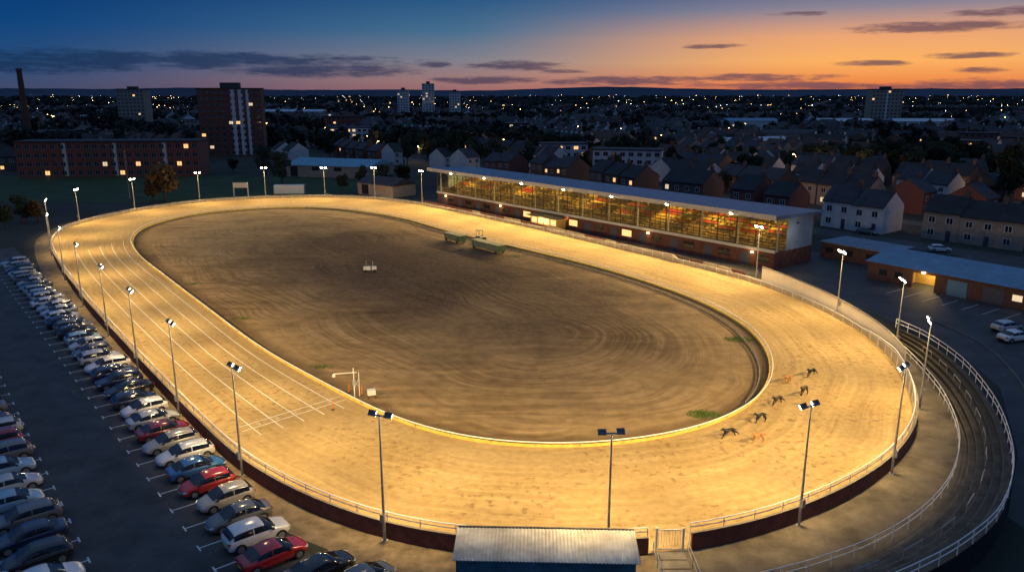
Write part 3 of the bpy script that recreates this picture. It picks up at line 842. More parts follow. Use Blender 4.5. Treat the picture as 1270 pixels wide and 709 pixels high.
CARS = {
 'hatchback': dict(st=[(-2.03, .44, .60, .50), (-2.00, .30, .80, .74), (-1.88, .22, .92, .83), (-1.5, .19, .95, .87), (-0.9, .18, .96, .885), (0.2, .18, .95, .885), (0.9, .18, .93, .88), (1.30, .20, .88, .86), (1.65, .22, .80, .81), (1.88, .26, .70, .72), (2.00, .30, .60, .60), (2.06, .38, .50, .42)],
   wb=.82, zb=.90, gh=[(-1.97, 0), (-1.78, .27), (-1.50, .46), (-.95, .55), (-.3, .58), (.15, .55), (.5, .43), (.95, .20), (1.34, 0)], ws=(.32, 1.14), rw=(-1.86, -1.52), sd=(-1.55, -.42, .86)),
 'suv': dict(st=[(-2.20, .50, .74, .56), (-2.17, .36, .92, .80), (-2.02, .28, 1.02, .88), (-1.6, .25, 1.06, .92), (-1.0, .24, 1.07, .93), (0.3, .24, 1.06, .93), (0.9, .24, 1.03, .92), (1.40, .26, .98, .90), (1.80, .28, .90, .85), (2.05, .32, .80, .76), (2.17, .38, .70, .62), (2.23, .45, .60, .46)],
   wb=.86, zb=1.01, gh=[(-2.12, 0), (-1.98, .30), (-1.72, .52), (-1.2, .62), (-.4, .65), (.15, .62), (.5, .49), (.9, .25), (1.30, 0)], ws=(.30, 1.08), rw=(-2.05, -1.76), sd=(-1.78, -.44, .80)),
 'saloon': dict(st=[(-2.26, .44, .62, .50), (-2.23, .30, .82, .74), (-2.05, .23, .92, .83), (-1.6, .20, .94, .87), (-1.0, .19, .94, .90), (0.2, .18, .93, .90), (0.95, .18, .91, .89), (1.45, .20, .86, .87), (1.85, .22, .77, .81), (2.08, .26, .67, .71), (2.21, .32, .57, .58), (2.27, .39, .49, .42)],
   wb=.83, zb=.89, gh=[(-1.98, 0), (-1.55, .20), (-1.1, .42), (-.65, .52), (-.15, .55), (.2, .52), (.55, .41), (.98, .19), (1.40, 0)], ws=(.36, 1.18), rw=(-1.75, -1.10), sd=(-1.35, -.32, .90)),
 'estate': dict(st=[(-2.30, .44, .66, .52), (-2.27, .31, .86, .76), (-2.10, .24, .95, .84), (-1.6, .20, .97, .88), (-1.0, .19, .97, .90), (0.2, .18, .95, .90), (0.95, .18, .92, .89), (1.45, .20, .87, .87), (1.85, .22, .78, .81), (2.08, .26, .68, .71), (2.21, .32, .58, .58), (2.27, .39, .50, .42)],
   wb=.83, zb=.91, gh=[(-2.22, 0), (-1.98, .28), (-1.68, .46), (-1.0, .54), (-.3, .56), (.15, .53), (.5, .43), (.95, .20), (1.36, 0)], ws=(.34, 1.15), rw=(-2.08, -1.70), sd=(-1.80, -.42, .88)),
}
SECT = [(1.0, -.06), (.985, .07), (.945, .33), (.85, .76), (.72, .93), (.40, 1.0), (0, 1.02)]
def build_car(kind, colname, loc, rot, label, group):
    S = CARS[kind]
    t = thing('parked_car', label, 'car', loc, rot, group)
    stn = S['st']
    fine_ = []
    for i in range(len(stn) - 1):
        p0, p1, p2, p3 = stn[max(i - 1, 0)], stn[i], stn[i + 1], stn[min(i + 2, len(stn) - 1)]
        for j in range(3):
            u = j / 3
            fine_.append(tuple(0.5 * ((2 * p1[a]) + (-p0[a] + p2[a]) * u + (2 * p0[a] - 5 * p1[a] + 4 * p2[a] - p3[a]) * u * u + (-p0[a] + 3 * p1[a] - 3 * p2[a] + p3[a]) * u ** 3) for a in range(4)))
    fine_.append(stn[-1])
    mb = MB(); rn = []
    for x, zb, zt, w in fine_:
        h = zt - zb
        prof = [(w * .80, zb), (w * .95, zb + h * .10), (w * .99, zb + h * .26), (w, zb + h * .45), (w * .985, zb + h * .68), (w * .955, zb + h * .86), (w * .90, zb + h * .96), (w * .75, zt + .01), (w * .4, zt + .028), (0, zt + .035)]
        ring = [(x, y, z) for y, z in prof] + [(x, -y, z) for y, z in reversed(prof[:-1])]
        rn.append(ring)
    k = len(rn[0]); o0 = len(mb.v)
    for r in rn: mb.v += r
    for a in range(len(rn) - 1):
        for j in range(k):
            j2 = (j + 1) % k
            mb.f.append((o0 + a * k + j, o0 + (a + 1) * k + j, o0 + (a + 1) * k + j2, o0 + a * k + j2)); mb.m.append(1 if j in (0, k - 2, k - 1) else 0)
    mb.f.append(tuple(o0 + j for j in range(k))); mb.m.append(0)
    mb.f.append(tuple(o0 + (len(rn) - 1) * k + j for j in range(k - 1, -1, -1))); mb.m.append(1)
    G = S['gh']; wb, zb = S['wb'], S['zb']
    def hx(x):
        if x <= G[0][0] or x >= G[-1][0]: return 0.0
        for i in range(len(G) - 1):
            if G[i][0] <= x <= G[i + 1][0]:
                u = (x - G[i][0]) / (G[i + 1][0] - G[i][0])
                a_, b_, c_, d_ = G[max(i - 1, 0)][1], G[i][1], G[i + 1][1], G[min(i + 2, len(G) - 1)][1]
                return max(0, 0.5 * (2 * b_ + (c_ - a_) * u + (2 * a_ - 5 * b_ + 4 * c_ - d_) * u * u + (-a_ + 3 * b_ - 3 * c_ + d_) * u ** 3))
    xa, xb = G[0][0], G[-1][0]
    def pt(x, s, sgn, off=0.0):
        h = hx(x); e = min(1, (x - xa) / .5, (xb - x) / .6); w = wb * (1 - .10 * (1 - max(0, e)) ** 2)
        p = Vector((x, sgn * w * s[0], zb + h * s[1]))
        if off:
            c = Vector(((xa + xb) / 2 + (x - (xa + xb) / 2) * .55, 0, zb - .25)); p = p + (p - c).normalized() * off
        return p
    xs_ = [xa + (xb - xa) * i / 26 for i in range(27)]
    full = [(s, 1) for s in SECT] + [(s, -1) for s in reversed(SECT[:-1])]
    o0 = len(mb.v); kk = len(full)
    for x in xs_:
        for s, g_ in full: mb.v.append(tuple(pt(x, s, g_)))
    for i in range(26):
        for j in range(kk - 1):
            mb.f.append((o0 + i * kk + j, o0 + (i + 1) * kk + j, o0 + (i + 1) * kk + j + 1, o0 + i * kk + j + 1)); mb.m.append(0)
    mb.obj('body', [CP_[colname], Mplast], t, smooth=50)
    def lerp_s(a, b, u): return (a[0] + (b[0] - a[0]) * u, a[1] + (b[1] - a[1]) * u)
    def glass(x0, x1, secs, name, n=6):
        m_ = MB(); L_ = len(secs)
        for i in range(n + 1):
            x = x0 + (x1 - x0) * i / n
            for s, g_ in secs: m_.v.append(tuple(pt(x, s, g_, .012)))
        for i in range(n):
            for j in range(L_ - 1):
                m_.f.append((i * L_ + j, (i + 1) * L_ + j, (i + 1) * L_ + j + 1, i * L_ + j + 1)); m_.m.append(0)
        return m_.obj(name, [Mcg], t, smooth=60)
    topsec = [(lerp_s(SECT[2], SECT[3], .6), 1), (SECT[3], 1), (SECT[4], 1), (SECT[5], 1), (SECT[6], 1), (SECT[5], -1), (SECT[4], -1), (SECT[3], -1), (lerp_s(SECT[2], SECT[3], .6), -1)]
    glass(S['ws'][0], S['ws'][1], topsec, 'windscreen')
    glass(S['rw'][0], S['rw'][1], topsec, 'rear_window')
    s0, s1, s2 = S['sd']
    for g_ in (1, -1):
        sec = [(SECT[1], g_), (SECT[2], g_), (lerp_s(SECT[2], SECT[3], .88), g_)]
        glass(s0, s1 - .04, sec, 'window'); glass(s1 + .04, s2, sec, 'window')
    xs = (stn[0][0] + .76, stn[-1][0] - .84)
    wmx = stn[5][3]
    R = .36 if kind == 'suv' else .33
    for x in xs:
        for sgn in (-1, 1):
            vs = []; fs = []
            for a in range(13):
                th = math.pi * a / 12
                vs += [(x + (R + .05) * math.cos(th), sgn * (wmx + .004), R - .02 + (R + .05) * math.sin(th)), (x + (R - .01) * math.cos(th), sgn * (wmx + .004), R - .02 + (R - .01) * math.sin(th))]
            for a in range(12): fs.append((a * 2, a * 2 + 2, a * 2 + 3, a * 2 + 1))
            ma = MB(); ma.add(vs, fs); ma.obj('wheel_arch', [Mplast], t)
    wm_ = MB(); wm_.cyl((0, -.1, 0), (0, .1, 0), R, n=20); wme_ = wm_.mesh('wheel', [Mtyre], 40)
    rm_ = MB(); rm_.cyl((0, -.108, 0), (0, .108, 0), R * .66, n=14)
    rme_ = rm_.mesh('rim', [Mrim])
    for x in xs:
        for sgn in (-1, 1):
            w = place(wme_, 'wheel', t, (x, sgn * (wmx - .085), R)); place(rme_, 'rim', w)
    fx, fzb, fzt, fw = stn[-3]; rx, rzb, rzt, rw_ = stn[1]
    for sgn in (-1, 1):
        m_ = MB(); zc = fzt - .09
        m_.add([(fx - .22, sgn * (fw + .07), zc + .03), (fx + .02, sgn * fw * 1.0, zc - .06), (fx + .15, sgn * fw * .72, zc - .09), (fx + .11, sgn * fw * .68, zc + .03), (fx - .02, sgn * fw * .93, zc + .08)], [(0, 1, 2, 3, 4)])
        ob = m_.obj('headlight', [Mhead], t); sd = ob.modifiers.new('s', 'SOLIDIFY'); sd.thickness = .05; sd.offset = 0
        m_ = MB(); m_.box(rx - .02, rx + .16, sgn * rw_ * .92 - .10, sgn * rw_ * .92 + .08, rzt - .13, rzt + .03); m_.obj('tail_light', [Mtail], t)
        m_ = MB(); m_.box(.78, .92, sgn * (wmx + .02) - .09, sgn * (wmx + .02) + .09, zb, zb + .12); m_.obj('wing_mirror', [Mplast], t)
    m_ = MB(); m_.box(rx - .055, rx - .035, -.26, .26, .48, .60); m_.obj('number_plate', [Mpy], t)
    m_ = MB(); m_.box(stn[-1][0], stn[-1][0] + .02, -.26, .26, .38, .49); m_.obj('number_plate', [Mpw], t)
    return t
PROTO = {}
def car(kind, colname, loc, rot, group, extra=''):
    label = '%s %s parked in a marked bay%s' % (colname, kind, extra)
    if kind not in PROTO:
        PROTO[kind] = build_car(kind, colname, loc, rot, label, group); return PROTO[kind]
    n = dup(PROTO[kind], loc, rot)
    n['label'] = label; n['group'] = group
    for c in KIDS[n.name]:
        if c.name.startswith('body'): setmat(c, CP_[colname])
    return n
row1 = [('saloon', 'red'), ('suv', 'white'), ('saloon', 'grey'), ('hatchback', 'beige'), ('hatchback', 'red'), ('saloon', 'blue'), ('estate', 'white'), ('estate', 'beige'), ('saloon', 'dark red'), ('saloon', 'silver'), ('hatchback', 'white'), ('hatchback', 'navy'), ('saloon', 'black'), ('suv', 'navy'), ('estate', 'navy'), ('estate', 'white'), ('suv', 'silver'), ('hatchback', 'grey'), ('hatchback', 'silver'), ('hatchback', 'pale blue'), ('suv', 'black'), ('suv', 'grey')]
kinds = list(CARS.keys())
cr = math.atan2(-RN.y, -RN.x)
car('hatchback', 'grey', (-9.2, 41.9, .008), cr + .12, 'cars parked beside the track wall')
car('saloon', 'black', (-12.2, 43.0, .008), cr + .06, 'cars parked beside the track wall')
s = .35; k = 0
bay = 3.1
while s < 118:
    kd, cl = row1[k] if k < len(row1) else (random.choice(kinds), random.choice(['black', 'grey', 'white', 'silver', 'navy', 'grey', 'black', 'beige', 'dark red', 'silver']))
    p = lot(s + random.uniform(-.12, .12), random.uniform(-.15, .25))
    flip = math.pi if random.random() < 0.4 else 0
    if not (k > 24 and random.random() < .12):
        car(kd, cl, (p[0], p[1], 0.008), cr + flip + random.uniform(-.03, .03), 'cars parked beside the track wall')
    s += bay; k += 1
row2 = ['black', 'black', 'white', 'black', 'navy', 'grey', 'pale blue', 'silver', 'pale blue', 'grey', 'dark red', 'silver', 'black', 'grey', 'navy', 'black', 'grey', 'white', 'black', 'navy', 'grey']
for k, cl in enumerate(row2):
    s = .5 + k * bay
    p = lot(s + random.uniform(-.12, .12), 12.2 + random.uniform(-.3, .3))
    car(random.choice(kinds), cl, (p[0], p[1], 0.008), cr + (math.pi if random.random() < .5 else 0) + random.uniform(-.03, .03), 'cars parked across the aisle')
mb = MB()
def lrect(s0, s1, o0, o1):
    a, b, c, d = lot(s0, o0), lot(s1, o0), lot(s1, o1), lot(s0, o1)
    mb.add([a + (0.011,), b + (0.011,), c + (0.011,), d + (0.011,)], [(0, 1, 2, 3)])
for k in range(42):
    s = .35 - bay * 1.5 + k * bay
    lrect(s - .06, s + .06, -2.0, 3.3); lrect(s - .4, s + .4, 3.303, 3.42)
    lrect(s - .06 + .15, s + .06 + .15, 9.5, 15.0); lrect(s - .25, s + .55, 9.38, 9.497)
o = mb.obj('parking_bay_markings', [Mpaint]); tag(o, 'white painted bay lines on the car park', 'bay markings', kind='structure')

for (u, v, kd, cl, r) in [(1248, 410, 'hatchback', 'silver', 0.3), (1258, 422, 'saloon', 'white', 0.3), (1165, 312, 'hatchback', 'white', -0.2), (1075, 290, 'saloon', 'grey', -0.9), (1266, 377, 'suv', 'grey', 0.3)]:
    p = survey(u, v); n = car(kd, cl, (p[0], p[1], 0.008), r, 'cars parked in the service yard')
mb = MB()
for k in range(9):
    p = Vector(survey(1120, 358)) + Vector((0.57, -0.82)) * (k * 2.8); e = Vector((-0.82, -0.57))
    q = p + e * 5; w = Vector((0.57, -0.82)) * .1
    mb.add([(p.x, p.y, .011), (q.x, q.y, .011), (q.x + w.x, q.y + w.y, .011), (p.x + w.x, p.y + w.y, .011)], [(0, 1, 2, 3)])
o = mb.obj('yard_bay_markings', [Mpaint]); tag(o, 'white painted bay lines in the service yard', 'bay markings', kind='structure')

# ------------------------------------------------------------------ service building
E2 = Vector((0.57, -0.82)).normalized(); a2 = math.atan2(E2.y, E2.x)
p0 = survey(1075, 345)
sb = thing('service_building', 'long low brick building with blue corrugated roof and lit doorway', 'building', (p0[0], p0[1], 0), a2)
mb = MB()
mb.box(0, 7.5, 0, .3, 0, 3.0); mb.box(11, 48, 0, .3, 0, 3.0); mb.box(7.5, 11, 0, .3, 2.5, 3.0)
mb.box(0, 48, 13.7, 14, 0, 3.0); mb.box(0, .3, .3, 13.7, 0, 3.0); mb.box(47.7, 48, .3, 13.7, 0, 3.0)
mb.obj('wall', [mat('dim_brick', (0.11, 0.055, 0.04), .9, .25, 2, .2)], sb)
mb = MB(); mb.box(6.0, 12.5, 4, 4.2, 0, 2.99); mb.box(5.8, 6.0, .31, 4.2, 0, 2.99); mb.box(12.5, 12.7, .31, 4.2, 0, 2.99); mb.obj('interior_wall', [Myel], sb)
Mblue = seam_mat('blue_roof_sheet', (0.13, 0.27, 0.40), 0, 1.6, 0.5, 0.1)
mb = MB(); mb.add([(-.4, -.4, 3.02), (48.4, -.4, 3.02), (48.4, 7, 4.5), (-.4, 7, 4.5), (48.4, 14.4, 3.02), (-.4, 14.4, 3.02)], [(0, 1, 2, 3), (3, 2, 4, 5), (0, 3, 5), (1, 4, 2)])
mb.obj('roof', [Mblue], sb)
for x, m_ in ((12.9, mat('blue_roller_door', (0.10, 0.22, 0.32), .6, .1, 2)), (18, M['door']), (26, mat('grey_roller_door', (0.2, 0.2, 0.21), .6, .1, 2))):
    mb = MB(); mb.box(x, x + 2.9, -.05, -.003, 0, 2.4); mb.obj('door', [m_], sb)
for x in (2, 4.6, 22, 31, 35, 39, 43):
    mb = MB(); mb.box(x, x + 1.3, -.04, -.003, 1.1, 2.0); mb.obj('window', [M['winlit2'] if x in (22,) else M['win']], sb)
for loc, e in (((9.2, 2.2, 2.6), 500), ((9.2, -1.6, 2.9), 70)):
    l = bpy.data.lights.new('door_light', 'POINT'); l.energy = e; l.color = (1, .66, .25); l.shadow_soft_size = .15
    o = bpy.data.objects.new('door_light', l); COL.objects.link(o); o.parent = sb; o.location = loc
mb = MB(); mb.box(9.0, 9.4, -.25, -.02, 2.62, 2.8); mb.obj('wall_lamp', [M['street']], sb)
p1 = survey(1012, 322)
lb = thing('link_block', 'low flat roofed brick outbuilding beside the stand', 'building', (p1[0] + 2, p1[1] + 3, 0), a2)
mb = MB(); mb.box(0, 13, 0, 8, 0, 2.8); mb.obj('wall', [mat('dim_brick_link', (0.10, 0.055, 0.04), .9, .25, 2, .2)], lb)
mb = MB(); mb.box(-.3, 13.3, -.3, 8.3, 2.803, 3.0); mb.obj('roof', [Mroof], lb)
for x in (1, 5, 9):
    mb = MB(); mb.box(x, x + 1.4, -.04, -.003, 1, 2); mb.obj('window', [M['win']], lb)

# ------------------------------------------------------------------ infield equipment
Mgreen = mat('green_panels', (0.022, 0.062, 0.030), 0.6, 0.3, 1.5)
Mgreenp = mat('dull_green_roof', (0.085, 0.12, 0.055), 0.6, 0.2, 1.5)
def trap(u, v, L, label):
    p = survey(u, v)
    t = thing('starting_trap', label, 'starting trap', (p[0], p[1], 0.02), ang)
    mb = MB(); mb.box(0, L, 0, 1.6, .4, 1.6); mb.obj('body', [Mgreen], t)
    mb = MB(); mb.box(-.1, L + .1, -.15, 1.75, 1.603, 1.7); mb.obj('roof', [Mgreenp], t)
    n = int(L / .8)
    for k in range(n):
        mb = MB()
        for j in range(5): mb.box(k * .8 + .08 + j * .14, k * .8 + .11 + j * .14, -.04, -.003, .45, 1.55)
        mb.obj('trap_door', [M['steel']], t)
    for x in (.8, L - .8):
        for y in (-.05, 1.65):
            mb = MB(); mb.cyl((x, y - .08, .3), (x, y + .08, .3), .3, n=14); mb.obj('wheel', [Mtyre], t)
    return t
trap(551, 298, 5.6, 'green starting trap trailer with dull roof on the infield edge')
trap(585, 307, 8.8, 'long dark green starting trap trailer with barred doors')
t = thing('trap_tractor', 'small dark towing tractor beside the starting traps', 'tractor', survey(590, 300) + (.02,), ang)
mb = MB(); mb.box(0, 2.2, 0, 1.1, .5, 1.2); mb.box(.1, 1.0, .05, 1.05, 1.2, 1.3); mb.obj('body', [M['darksteel']], t)
mb = MB()
for x in (.1, 1.0):
    for y in (.08, 1.02): mb.cyl((x, y, 1.3), (x, y, 2.4), .04, n=6)
mb.box(0, 1.15, 0, 1.1, 2.4, 2.5); mb.obj('canopy', [Mgreen], t)
for x, r in ((.4, .5), (1.8, .35)):
    for y in (-.1, 1.2):
        mb = MB(); mb.cyl((x, y - .1, r), (x, y + .1, r), r, n=16); mb.obj('wheel', [Mtyre], t)
p = survey(459, 337)
t = thing('water_bowser', 'small white tank trailer with two uprights on the infield', 'trailer', (p[0], p[1], .02), .2)
mb = MB(); mb.box(-1.1, .1, -.5, .5, .4, .9); mb.box(.3, 1.1, -.45, .45, .4, .85); mb.obj('tank', [M['white']], t)
mb = MB(); mb.cyl((-.6, 0, .9), (-.6, 0, 1.9), .04, n=6); mb.cyl((.5, 0, .85), (.5, 0, 1.8), .04, n=6); mb.obj('upright', [M['steel']], t)
for x in (-.8, .8):
    for y in (-.5, .5):
        mb = MB(); mb.cyl((x, y - .08, .25), (x, y + .08, .25), .25, n=12); mb.obj('wheel', [Mtyre], t)
p = survey(440, 492)
t = thing('photo_finish_mast', 'white photo finish mast with long arm and camera boxes', 'mast', (p[0], p[1], .02), math.radians(12))
mb = MB(); mb.cyl((0, 0, 0), (0, 0, 3.1), .06, .045, 10); mb.cyl((.5, .1, 0), (.5, .1, 2.6), .04, n=8); mb.cyl((0, 0, .9), (.5, .1, 1.9), .02, n=6); mb.cyl((0, 0, 1.9), (.5, .1, .9), .02, n=6); mb.obj('pole', [M['white']], t)
mb = MB(); mb.box(-2.0, .3, -.035, .035, 2.57, 2.66); mb.obj('arm', [M['white']], t)
mb = MB(); mb.box(-2.1, -1.8, -.12, .12, 2.3, 2.55); mb.obj('camera_box', [M['white']], t)
mb = MB(); mb.box(-.16, .18, -.16, .16, 1.3, 1.8); mb.obj('control_box', [M['steel']], t)
p = survey(461, 493)
t = thing('equipment_cabinet', 'low white equipment cabinet on a steel frame', 'cabinet', (p[0], p[1], .02), .3)
mb = MB(); mb.box(-.4, .4, -.3, .3, .35, .85); mb.obj('cabinet', [M['white']], t)
mb = MB()
for x in (-.35, .35):
    for y in (-.25, .25): mb.box(x - .03, x + .03, y - .03, y + .03, 0, .348)
mb.obj('frame', [M['darksteel']], t)
for u, v in ((433, 487), (449, 490), (413, 508), (955, 470)):
    p = survey(u, v)
    t = thing('marker_post', 'short orange marker post in the sand', 'marker post', (p[0], p[1], .02), 0, 'orange marker posts')
    mb = MB(); mb.cyl((0, 0, 0), (0, 0, 1.0), .06, .05, 8); mb.obj('post', [mat('orange_plastic', (.6, .17, .03), .5)], t)
    mb = MB(); mb.cyl((0, 0, 0), (0, 0, .08), .18, .14, 10); mb.obj('base', [Mplast], t)
def tuft(u, v, r, n):
    p = survey(u, v); mb = MB()
    for k in range(n):
        a = random.uniform(0, 6.28); rr = r * random.random() ** .8
        x = p[0] + rr * 1.7 * math.cos(a); y = p[1] + rr * math.sin(a); h = random.uniform(.08, .3); b = random.uniform(0, 6.28)
        w = .04; dx, dy = math.cos(b) * w, math.sin(b) * w
        mb.add([(x - dx, y - dy, .01), (x + dx, y + dy, .01), (x + random.uniform(-.1, .1), y + random.uniform(-.1, .1), h)], [(0, 1, 2)])
    o = mb.obj('grass_patch', [Mtuft]); tag(o, 'patch of bright green grass growing in the sand', 'grass', kind='stuff')
Mtuft = mat('bright_grass', (0.10, 0.17, 0.035), 0.8, 0.3, 2)
for a in ((872, 514, .95, 700), (916, 421, 1.1, 500), (400, 455, .8, 160), (300, 395, .9, 160), (240, 352, .8, 120), (640, 318, 1.5, 160)): tuft(*a)

# ------------------------------------------------------------------ greyhounds
def greyhound_mesh(pose):
    V = []; E = []; R = []
    def nd(p, r, parent=None):
        V.append(p); R.append(r * 1.18)
        if parent is not None: E.append((parent, len(V) - 1))
        return len(V) - 1
    if pose == 0:   # extended
        hip = nd((-.36, 0, .60), .10); loin = nd((-.12, 0, .655), .078, hip); rib = nd((.12, 0, .59), .13, loin); sh = nd((.30, 0, .61), .115, rib)
        nk = nd((.46, 0, .69), .06, sh); hd = nd((.60, 0, .76), .06, nk); mz = nd((.80, 0, .725), .024, hd)
        legs = [((.30, .09, .48), (.50, .09, .36), (.68, .09, .20), (.76, .09, .16)), ((.30, -.09, .45), (.42, -.09, .26), (.50, -.09, .06), (.57, -.09, .03))]
        hind = [((-.36, .09, .42), (-.58, .09, .36), (-.74, .09, .18), (-.80, .09, .12)), ((-.30, -.09, .42), (-.50, -.09, .30), (-.62, -.09, .08), (-.68, -.09, .03))]
    elif pose == 1:  # gathered
        hip = nd((-.28, 0, .58), .10); loin = nd((-.08, 0, .68), .08, hip); rib = nd((.12, 0, .61), .13, loin); sh = nd((.27, 0, .59), .115, rib)
        nk = nd((.42, 0, .66), .06, sh); hd = nd((.56, 0, .72), .06, nk); mz = nd((.75, 0, .68), .024, hd)
        legs = [((.22, .09, .44), (.10, .09, .27), (-.06, .09, .16), (-.10, .09, .11)), ((.25, -.09, .44), (.27, -.09, .24), (.20, -.09, .05), (.26, -.09, .03))]
        hind = [((-.10, .11, .44), (-.22, .11, .26), (.06, .11, .10), (.14, .11, .05)), ((-.12, -.11, .42), (-.26, -.11, .24), (-.04, -.11, .05), (.04, -.11, .03))]
    else:
        hip = nd((-.34, 0, .60), .10); loin = nd((-.11, 0, .67), .078, hip); rib = nd((.12, 0, .60), .13, loin); sh = nd((.29, 0, .61), .115, rib)
        nk = nd((.44, 0, .70), .06, sh); hd = nd((.57, 0, .78), .06, nk); mz = nd((.76, 0, .745), .024, hd)
        legs = [((.30, .09, .45), (.46, .09, .34), (.56, .09, .18), (.62, .09, .14)), ((.27, -.09, .44), (.30, -.09, .24), (.32, -.09, .05), (.38, -.09, .03))]
        hind = [((-.22, .09, .42), (-.40, .09, .28), (-.36, .09, .05), (-.29, .09, .03)), ((-.36, -.09, .44), (-.56, -.09, .34), (-.66, -.09, .16), (-.72, -.09, .11))]
    t1 = nd((-.48, 0, .56), .03, hip); t2 = nd((-.66, 0, .44), .018, t1); nd((-.86, 0, .42), .01, t2)
    for s_ in (-1, 1): nd((.53, s_ * .06, .83 if pose != 1 else .77), .016, hd)
    for L_ in legs:
        p = sh
        for q, r in zip(L_, (.055, .036, .026, .03)): p = nd(q, r, p)
    for L_ in hind:
        p = hip
        for q, r in zip(L_, (.08, .042, .028, .032)): p = nd(q, r, p)
    me = bpy.data.meshes.new('greyhound_skeleton')
    me.from_pydata(V, E, [])
    bm = bmesh.new(); bm.from_mesh(me)
    lay = bm.verts.layers.skin.verify()
    bm.verts.ensure_lookup_table()
    for i, v in enumerate(bm.verts):
        r = R[i]; v[lay].radius = (r, r * (0.8 if i < 4 else 1)); v[lay].use_root = (i == 0)
    bm.to_mesh(me); bm.free()
    o = bpy.data.objects.new('tmp', me); COL.objects.link(o)
    o.modifiers.new('s', 'SKIN'); m = o.modifiers.new('d', 'SUBSURF'); m.levels = 1; m.render_levels = 1
    bpy.context.view_layer.update()
    dg = bpy.context.evaluated_depsgraph_get()
    r = bpy.data.meshes.new_from_object(o.evaluated_get(dg))
    bpy.data.objects.remove(o)
    for p in r.polygons: p.use_smooth = True
    return r
Mdb = mat('black_dog_coat', (.012, .011, .011), .5, .2, 6); Mdt = mat('fawn_dog_coat', (.34, .17, .06), .6, .25, 6); Mdr = mat('brindle_dog_coat', (.04, .025, .017), .6, .6, 14)
poses = [greyhound_mesh(i) for i in range(3)]
for mm in poses: mm.materials.clear(); mm.materials.append(Mdb)
for (u, v, pz, m_, cn_) in [(904, 543, 0, Mdb, 'black'), (940, 549, 2, Mdt, 'fawn'), (943, 524, 2, Mdb, 'black'), (964, 502, 0, Mdr, 'brindle'), (997, 490, 2, Mdr, 'brindle'), (1006, 467, 0, Mdb, 'black'), (977, 475, 1, Mdt, 'fawn')]:
    p = survey(u, v); d_, q_, i_ = nearest_on(C, p); n = CN[i_]
    tx, ty = n[1], -n[0]
    if (ty > 0): tx, ty = -tx, -ty
    tx, ty = tx - .75, ty - .05      # heading into the bend towards the near straight
    o = place(poses[pz], 'greyhound', None, (p[0], p[1], .015), (0, 0, math.atan2(ty, tx) + random.uniform(-.12, .12)))
    o.scale = (1.35,) * 3
    setmat(o, m_)
    tag(o, '%s greyhound galloping across the sand bend' % cn_, 'dog', 'greyhounds racing on the sand')

# ------------------------------------------------------------------ town: houses
def house_parts(w, d, e, r):
    wall = MB(); wall.add([(-w/2, -d/2, 0), (w/2, -d/2, 0), (w/2, d/2, 0), (-w/2, d/2, 0), (-w/2, -d/2, e), (w/2, -d/2, e), (w/2, d/2, e), (-w/2, d/2, e), (-w/2, 0, r), (w/2, 0, r)],
                          [(0, 1, 5, 4), (2, 3, 7, 6), (1, 2, 6, 9, 5), (3, 0, 4, 8, 7)])
    roof = MB()
    ov = .35; k = (r - e) / (d / 2)
    for sg in (-1, 1):
        y = sg * (d / 2 + ov); z = e - ov * k
        vs = [(-w/2 - .05, 0, r + .02), (w/2 + .05, 0, r + .02), (w/2 + .05, y, z + .02), (-w/2 - .05, y, z + .02), (-w/2 - .05, 0, r + .2), (w/2 + .05, 0, r + .2), (w/2 + .05, y, z + .2), (-w/2 - .05, y, z + .2)]
        roof.add(vs, [(0, 1, 2, 3), (4, 5, 6, 7), (2, 3, 7, 6), (1, 2, 6, 5), (0, 3, 7, 4)])
    return wall, roof
WW, WD, WE, WR = 7.2, 9.2, 5.5, 8.4
wl, rf = house_parts(WW, WD, WE, WR)
wall_me = wl.mesh('wall', [M['brickb']]); roof_me = rf.mesh('roof', [M['slate']])
ch = MB(); ch.box(-.45, .45, -.4, .4, -.6, 1.3); ch.cyl((-.2, 0, 1.3), (-.2, 0, 1.7), .13, n=6); ch.cyl((.2, 0, 1.3), (.2, 0, 1.7), .13, n=6); ch_me = ch.mesh('chimney', [M['brickb']])
wi = MB(); wi.box(-.6, .6, -.05, 0.0, 0, 1.15); wi_me = wi.mesh('window', [M['win']])
wf_ = MB()
for a in ((-.7, -.6, -.07, 0, -.07, 1.22), (.6, .7, -.07, 0, -.07, 1.22), (-.6, .6, -.07, 0, -.07, 0), (-.6, .6, -.07, 0, 1.15, 1.22), (-.04, .04, -.065, -.052, 0, 1.15)): wf_.box(*a)
wf_me = wf_.mesh('window_frame', [M['white']])
do = MB(); do.box(-.45, .45, -.05, 0.0, 0, 2.05); do_me = do.mesh('door', [M['door']])
hproto = thing('terraced_house', 'two storey brick terraced house with slate roof', 'house', (0, 0, 0), 0, 'houses in the streets behind the stadium')
place(wall_me, 'wall', hproto); r_ = place(roof_me, 'roof', hproto); place(ch_me, 'chimney', r_, (2.8, 0, WR))
for side in (-1, 1):
    rz = 0 if side == -1 else math.pi
    for x, z in ((-1.8, .9), (-1.8, 3.4), (1.7, 3.4)):
        w = place(wi_me, 'window', hproto, (x, side * (WD / 2 + .003), z), (0, 0, rz)); place(wf_me, 'window_frame', w)
    place(do_me, 'door', hproto, (1.7, side * (WD / 2 + .003), 0), (0, 0, rz))

